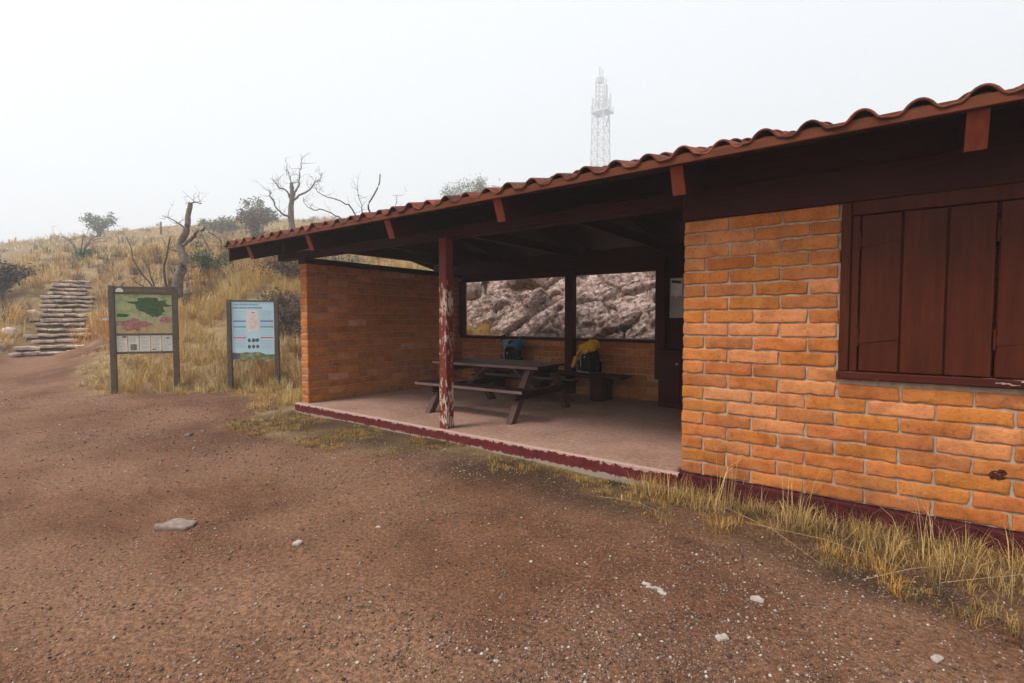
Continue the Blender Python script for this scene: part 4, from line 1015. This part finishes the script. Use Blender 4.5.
dead_tree('dead_tree', (-18.12, 6.3, hz(-18.12, 6.3)), [(-18.12,6.3,2.3),(-18.07,6.34,2.88),(-17.90,6.45,3.39),(-18.11,6.44,3.94),(-17.84,6.51,4.34),(-17.79,6.55,4.78),(-17.83,6.65,5.25)],
    [([(-17.83,6.62,5.2),(-17.8,6.75,5.27),(-17.78,6.95,5.27)], .035, .02),
     ([(-17.84,6.5,4.4),(-17.9,6.3,4.62),(-17.94,6.12,4.66),(-17.98,5.9,4.72)], .03, .012),
     ([(-17.95,6.42,3.9),(-17.57,6.72,4.25),(-17.1,6.8,4.32),(-16.65,6.79,4.18),(-16.3,6.87,3.95)], .07, .03),
     ([(-17.3,6.75,4.28),(-16.9,6.6,4.05),(-16.5,6.62,3.7),(-16.33,6.66,3.30)], .045, .02),
     ([(-16.75,6.8,4.2),(-16.6,6.95,4.0),(-16.62,7.0,3.6)], .03, .012),
     ([(-17.95,6.44,3.35),(-17.6,6.6,3.2),(-17.5,6.75,3.45)], .05, .02),
     ([(-18.1,6.4,3.7),(-18.4,6.2,3.8),(-18.55,6.1,4.05)], .045, .02)], .19,
    'twisted grey dead tree with hooked top standing behind the map sign', tw=(5, .5, .008), seed=3)
dead_tree('dead_sapling', (-17.45, 5.6, hz(-17.45, 5.6)), [(-17.57,5.84,2.35),(-17.73,5.84,3.07),(-17.75,5.95,3.7),(-17.7,6.02,4.1)],
    [([(-17.45,5.6,1.9),(-17.45,5.4,2.5),(-17.65,5.15,3.07),(-17.81,5.03,3.6),(-17.85,4.98,3.95)], .035, .012),
     ([(-17.4,5.55,2.1),(-17.5,5.45,2.75),(-17.72,5.35,3.27)], .035, .012),
     ([(-17.4,5.5,2.3),(-17.3,5.1,2.55),(-17.25,4.85,2.75)], .03, .01)], .05,
    'thin black dead saplings curving up just above the map sign', 'black_wood', tw=(5, .35, .006), seed=7, cat='dead sapling')
dead_tree('dead_tree', (-28.5, 16, hz(-28.5, 16)), [(-28.5,15.99,6.6),(-28.54,15.96,8.0),(-28.45,16.0,8.8),(-28.5,16.0,9.6)],
    [([(-28.5,15.98,7.4),(-28.5,15.4,7.8),(-28.5,14.9,8.2),(-28.55,14.62,8.9)], .09, .035),
     ([(-28.45,16.0,8.4),(-28.6,15.7,9.0),(-28.9,15.35,9.4),(-28.97,15.2,9.7)], .08, .03),
     ([(-28.5,16.0,8.7),(-28.3,16.3,9.3),(-28.2,16.35,10.0),(-28.12,16.4,10.8)], .09, .025),
     ([(-28.5,16.0,8.6),(-28.2,16.8,9.3),(-28.1,17.3,9.7),(-28.0,17.7,10.4)], .09, .025),
     ([(-28.4,16.1,9.2),(-28.5,15.9,9.8),(-28.6,15.8,10.7)], .05, .02)], .26,
    'leafless grey dead tree on the hill above the roof left end, fading in fog', tw=(9, .8, .014), seed=11)
dead_tree('dead_branches', (-16.6, 11.6, hz(-16.6, 11.6)), [(-16.4,11.8,4.2),(-16.45,12.2,5.0),(-16.45,12.61,5.43),(-16.5,12.4,6.0),(-16.3,12.7,6.7),(-16.23,12.78,7.25)],
    [([(-16.4,11.9,4.4),(-16.2,11.6,5.4),(-16.4,11.2,5.9),(-17.1,10.8,6.2),(-17.33,10.6,6.55)], .045, .015),
     ([(-16.3,11.6,4.3),(-15.95,11.0,5.0),(-16.4,10.6,5.45),(-17.3,10.4,5.7),(-17.6,10.35,6.1)], .045, .012),
     ([(-16.3,12.0,5.2),(-16.3,11.9,5.9),(-16.35,11.8,6.6)], .03, .01),
     ([(-16.3,12.6,4.9),(-16.0,13.2,5.6),(-16.0,13.4,6.5)], .03, .01),
     ([(-16.0,13.0,5.0),(-15.7,14.0,5.6),(-15.6,14.4,6.3)], .025, .008)], .06,
    'dead tree with thin dark branches reaching above the tiled roof edge', 'black_wood', tw=(9, .55, .006), seed=13)

def shrub(name, x, y, R_, H_, col, label, cat='shrub', n=1500, leaf=.05, seed=1, stems=12, bare=.0, z=None, dens=1, group=None, woodmat='dead_wood'):
    z0 = hz(x, y) if z is None else z
    t = thing(name, (x, y, z0), label, cat, group); rr = random.Random(seed); r = np.random.default_rng(seed)
    m = MB(); tips = []
    for k in range(stems):
        a = rr.uniform(0, 6.28); q = rr.uniform(.15, 1)**.7
        tip = Vector((x+math.cos(a)*R_*q, y+math.sin(a)*R_*q, z0+H_*(1-.45*q*q)*rr.uniform(.75, 1.1)))
        mid = Vector((x+math.cos(a)*R_*q*.35, y+math.sin(a)*R_*q*.35, z0+H_*.45))
        P = limb(m, [Vector((x, y, z0-.1)), mid, tip], R_*.035, R_*.008, 4, R_*.06, k, 5)
        tips += P[3:]; twigs(m, P, rr, 6 if bare > 0 else 3, R_*.35, R_*.008, .4, 1 if bare > 0 else 0, 3)
    m.build('stem', M[woodmat], t, smooth=True)
    if n:
        T = np.array([tuple(p) for p in tips]); c = T[r.integers(0, len(T), n)]+r.normal(0, R_*.11, (n, 3))
        c[:, 2] = np.maximum(c[:, 2], z0+.03)
        d1 = r.normal(0, 1, (n, 3)); d1 /= np.linalg.norm(d1, axis=1)[:, None]; d2 = np.cross(d1, r.normal(0, 1, (n, 3))); d2 /= np.linalg.norm(d2, axis=1)[:, None]
        s = leaf*r.uniform(.5, 1.3, n)[:, None]
        V = np.stack([c-d1*s, c+d2*s*.45, c+d1*s, c-d2*s*.45], 1).reshape(-1, 3)
        cc = np.repeat(np.array(col)[r.integers(0, len(col), n)]*r.uniform(.7, 1.25, n)[:, None], 4, 0)
        np_mesh('foliage', V, np.arange(4*n), np.full(n, 4), M['leaf'], cc, parent=t).location = (-x, -y, -z0)
    return t
GRY = [(.20, .21, .16), (.25, .25, .20), (.16, .18, .13)]; GRN = [(.07, .10, .04), (.10, .14, .06), (.12, .15, .08)]; BRN = [(.16, .10, .06), (.20, .14, .09), (.10, .07, .05)]; DRK = [(.07, .065, .05), (.10, .085, .06), (.05, .055, .04)]  # GRY lightened in place of thicker haze over the skyline shrubs
shrub('shrub', -27.8, 3.6, 1.15, 1.7, DRK, 'dark grey-brown shrub at the left picture edge beside the stairway', n=2600, leaf=.06, seed=1, bare=1)
shrub('shrub', -25.2, 2.6, 1.0, .9, BRN, 'low rusty brown shrub below the dark one left of the stairway', n=2200, leaf=.05, seed=2, bare=1)
shrub('dead_shrub', -42.4, 9.2, 1.6, 3.0, BRN, 'bare dead shrub with forked branches on the slope above the stairway', 'dead shrub', n=0, seed=3, stems=9, bare=1)
shrub('shrub', -41.0, 9.6, 1.1, .6, GRN, 'low green shrub at the foot of the bare forked shrub', n=2000, leaf=.09, seed=4)
shrub('shrub', -81.3, 19.7, 2.0, 3.4, GRY, 'upright grey shrub breaking the left skyline', n=900, leaf=.2, seed=5, bare=1)
shrub('shrub', -63.5, 27.0, 2.4, 1.7, GRY, 'rounded grey bush on the skyline right of the hooked dead tree', n=2600, leaf=.18, seed=8)
shrub('shrub', -58.0, 28.5, 2.3, 3.3, GRY, 'grey bush at the skyline behind the leafless tree', n=2600, leaf=.16, seed=9)
shrub('shrub', -24.1, 11.9, 1.1, 1.0, GRN, 'green shrub on the slope just under the roof left end', n=3000, leaf=.06, seed=10)
shrub('shrub', -19.8, 7.9, .9, 1.15, GRN, 'olive shrub behind the trunk of the hooked dead tree', n=1800, leaf=.05, seed=11)
shrub('shrub', -13.5, 7.3, .8, .75, BRN, 'brown twiggy shrub on the bank behind the two signs', n=2600, leaf=.035, seed=14, bare=1)
shrub('shrub', -11.4, 7.2, .75, .9, BRN, 'brown twiggy shrub on the bank behind the blue sign', n=2600, leaf=.035, seed=15, bare=1)
shrub('shrub', -12.6, 6.9, 1.0, .9, BRN, 'wide brown tangle of dead brush right behind the gap between the signs', n=3000, leaf=.035, seed=31, bare=1)
shrub('shrub', -10.4, 7.6, .9, 1.1, DRK, 'dark brown brush on the bank between the blue sign and the end wall', n=2600, leaf=.035, seed=32, bare=1)
shrub('shrub', -15.2, 8.6, 1.0, .9, BRN, 'rusty brown brush higher on the bank above the map sign right post', n=2400, leaf=.04, seed=33, bare=1)
shrub('shrub', -9.85, 6.9, .6, .9, DRK, 'dark twiggy shrub beside the brick end wall', n=1800, leaf=.03, seed=16, bare=1)
shrub('shrub', -8.75, 10.3, .33, .6, GRN, 'small green shrub on the ledge seen through the left rear opening', n=700, leaf=.03, seed=17, z=2.35)
shrub('shrub', -4.45, 9.62, .22, .18, GRN, 'tiny green shrub low in the right rear opening', n=500, leaf=.02, seed=18, z=1.28)
shrub('shrub', -14.2, 9.6, .9, .9, GRY, 'pale grey brush on the slope above the brick end wall', n=2200, leaf=.04, seed=19, bare=1)
shrub('shrub', -50, 24, 2.4, 2.0, BRN, 'brown shrub on the upper slope right of the hooked dead tree', n=2400, leaf=.12, seed=20)
# grey-green tree above the roof
t = thing('leafy_tree', (-29.9, 33.8, hz(-29.9, 33.8)), 'grey-green leafy tree top showing above the tiled roof in fog', 'tree')
zb = hz(-29.9, 33.8); m = MB(); P = limb(m, [(-29.9, 33.8, zb-.3), (-29.8, 33.9, zb+2.5), (-29.9, 33.7, 11.4)], .3, .14, 5, .1, 1, 8); m.build('trunk', M['dead_wood'], t, smooth=True)
r = np.random.default_rng(5); cl = []; m = MB(); rr = random.Random(6)
for k in range(46):
    a = rr.uniform(0, 6.28); q = rr.uniform(0, 1)**.6; Rr = 3.1
    c = Vector((-29.9+math.cos(a)*Rr*q, 33.8+math.sin(a)*Rr*q, 11.4+rr.uniform(-1.2, 2.9)*(1-q*.55)))
    limb(m, [P[rr.randint(len(P)-5, len(P)-1)], (Vector((-29.9, 33.8, 11.2))+c)/2, c], .07, .02, 3, .15, k, 5); cl.append(tuple(c))
m.build('branches', M['dead_wood'], t, smooth=True)
cl = np.array(cl); n = 11000; c = cl[r.integers(0, len(cl), n)]+r.normal(0, .30, (n, 3))
d1 = r.normal(0, 1, (n, 3)); d1 /= np.linalg.norm(d1, axis=1)[:, None]; d2 = np.cross(d1, r.normal(0, 1, (n, 3))); d2 /= np.linalg.norm(d2, axis=1)[:, None]; s = .075*r.uniform(.5, 1.3, n)[:, None]
V = np.stack([c-d1*s, c+d2*s*.5, c+d1*s, c-d2*s*.5], 1).reshape(-1, 3)-np.array([-29.9, 33.8, zb])
np_mesh('crown', V, np.arange(4*n), np.full(n, 4), M['leaf'], np.repeat(np.array(GRY)[r.integers(0, 3, n)]*1.2, 4, 0), parent=t)
for (x, y, h, l) in [(-69.3, 22.6, 1.7, 'weathered wooden post on the skyline above the map sign'), (-31.9, 15.9, 1.3, 'short wooden post on the slope above the roof left end')]:
    m = MB(); m.tube([(0, 0, -.3), (0.02, 0, h*.5), (.05, 0, h)], [.12*h/1.6, .11*h/1.6, .10*h/1.6], 8); o = m.build('wooden_post', M['grey_post'], smooth=True); o.location = (x, y, hz(x, y)); tag(o, l, 'post')

# ------------------------------------------------------------------ communications tower
def tower():
    cx, cy = -103.3, 197.9; zb = hz(cx, cy)-1; w = 3.6
    t = thing('lattice_tower', (cx, cy, zb), 'tall lattice communications tower with platform fading into the fog', 'communications tower')
    z1 = 96.0; segs = 14; m = MB()
    for sx in (-1, 1):
        for sy in (-1, 1): 
            m = MB(); m.tube([(cx+sx*w, cy+sy*w, zb), (cx+sx*w*.72, cy+sy*w*.72, z1)], .26, 6); m.build('leg', M['tower'], t)
    m = MB()
    for k in range(segs):
        za = zb+(z1-zb)*k/segs; zc = zb+(z1-zb)*(k+1)/segs; wa = w*(1-.28*k/segs); wc = w*(1-.28*(k+1)/segs)
        for s in ((-1, -1, 1, -1), (1, -1, 1, 1), (1, 1, -1, 1), (-1, 1, -1, -1)):
            m.tube([(cx+s[0]*wa, cy+s[1]*wa, za), (cx+s[2]*wc, cy+s[3]*wc, zc)], .16, 4); m.tube([(cx+s[2]*wa, cy+s[3]*wa, za), (cx+s[0]*wc, cy+s[1]*wc, zc)], .16, 4)
            m.tube([(cx+s[0]*wa, cy+s[1]*wa, za), (cx+s[2]*wa, cy+s[3]*wa, za)], .14, 4)
    m.build('lattice', M['tower'], t)
    m = MB(); m.box(cx-3.2, cx+4.6, cy-3.2, cy+3.2, 89.6, 90.2, ch=.1)
    for px in np.arange(-3.1, 4.6, .85):
        for py in (-3.1, 3.1): m.tube([(cx+px, cy+py, 90.2), (cx+px, cy+py, 92.4)], .12, 4)
    for py in (-3.1, 3.1):
        for pz in (91.3, 92.4): m.tube([(cx-3.1, cy+py, pz), (cx+4.5, cy+py, pz)], .13, 4)
    m.build('platform', M['tower'], t)
    m = MB()
    for k in range(6):
        a, b = 92.4+2*k, 94.4+2*k
        for qx, qy in ((-1.6, -1.5), (1.7, -1.5), (1.7, 1.5), (-1.6, 1.5)): m.tube([(cx+qx, cy+qy, a), (cx+qx, cy+qy, b)], .22, 5)
        m.tube([(cx-1.6, cy-1.5, a), (cx+1.7, cy-1.5, b)], .15, 4); m.tube([(cx+1.7, cy+1.5, a), (cx-1.6, cy+1.5, b)], .15, 4); m.tube([(cx-1.6, cy-1.5, b), (cx+1.7, cy-1.5, b)], .15, 4)
    m.build('upper_lattice', M['tower'], t)
    m = MB(); m.box(cx+1.9, cx+2.9, cy-.8, cy+.8, 92.8, 101.0, ch=.1); m.build('panel_antenna', M['tower'], t)
    m = MB(); m.box(cx-1.3, cx+1.1, cy-1.0, cy+1.0, 102.5, 105.2, ch=.2); m.tube([(cx-.6, cy, 106), (cx-.6, cy, 109.5)], .35, 6); m.tube([(cx+.7, cy, 106), (cx+.7, cy, 108.2)], .3, 6); m.tube([(cx-2.4, cy, 96), (cx-2.4, cy, 104)], .35, 6); m.build('antenna', M['tower'], t)
    m = MB(); m.tube([(cx+4.5, cy, 91.6), (cx+4.5, cy, 97)], .35, 6); m.tube([(cx+4.2, cy, 88.5), (cx+2.4, cy, 83.5)], .3, 6); m.build('outrigger', M['tower'], t)
tower()

# ------------------------------------------------------------------ haze
def haze():
    m = MB(); x0, x1, y0, y1, z0, z1 = -465, 465, -460, 470, -14, 113
    m.add([(x, y, z) for z in (z0, z1) for x, y in ((x0, y0), (x1, y0), (x1, y1), (x0, y1))], [(0, 3, 2, 1), (4, 5, 6, 7), (0, 1, 5, 4), (1, 2, 6, 5), (2, 3, 7, 6), (3, 0, 4, 7)])
    mat = bpy.data.materials.new('haze'); mat.use_nodes = True; nt = mat.node_tree; nt.nodes.clear()
    out = nt.nodes.new('ShaderNodeOutputMaterial'); v = nt.nodes.new('ShaderNodeVolumePrincipled'); v.inputs['Color'].default_value = (.90, .95, 1, 1)
    v.inputs['Density'].default_value = HAZE; v.inputs['Anisotropy'].default_value = .3
    nt.links.new(v.outputs[0], out.inputs['Volume'])
    o = m.build('haze', mat); o['kind'] = 'stuff'
HAZE = .0032
haze()

# ------------------------------------------------------------------ light, sky, camera
w = bpy.data.worlds.new('World'); S.world = w; w.use_nodes = True; nt = w.node_tree; bg = nt.nodes['Background']
sky = nt.nodes.new('ShaderNodeTexSky'); sky.sky_type = 'NISHITA'; sky.sun_disc = False; sky.sun_elevation = R(52); sky.sun_rotation = R(205)
sky.air_density = 1; sky.dust_density = 4
mix = nt.nodes.new('ShaderNodeMix'); mix.data_type = 'RGBA'; mix.inputs[0].default_value = .85
nt.links.new(sky.outputs[0], mix.inputs[6]); mix.inputs[7].default_value = (9.7, 10.0, 10.3, 1)
nt.links.new(mix.outputs[2], bg.inputs['Color']); bg.inputs['Strength'].default_value = .056
sl = bpy.data.lights.new('Sun', 'SUN'); sl.energy = 2.0; sl.angle = R(20); sl.color = (1, .94, .87)
so = bpy.data.objects.new('Sun', sl); C.objects.link(so)
el = R(52); az = R(205)
d = Vector((math.sin(az)*math.cos(el), math.cos(az)*math.cos(el), math.sin(el)))   # towards the sun
so.rotation_euler = (-d).to_track_quat('-Z', 'Y').to_euler()
cam = bpy.data.cameras.new('Camera'); co = bpy.data.objects.new('Camera', cam); C.objects.link(co)
cam.sensor_width = 36; cam.lens = 505/1024*36; cam.clip_start = .05; cam.clip_end = 2000
co.location = (0, 0, 1.55); co.rotation_euler = (R(90)-math.atan(21.5/505), 0, R(37.35))
S.camera = co
S.view_settings.view_transform = 'Standard'; S.view_settings.look = 'None'; S.view_settings.exposure = 1.05; S.view_settings.gamma = 1; S.view_settings.use_curve_mapping = False
S.cycles.use_denoising = True; S.cycles.max_bounces = 8; S.cycles.volume_bounces = 2; S.cycles.diffuse_bounces = 2
for o in bpy.data.objects:
    if '_local' in o: del o['_local']
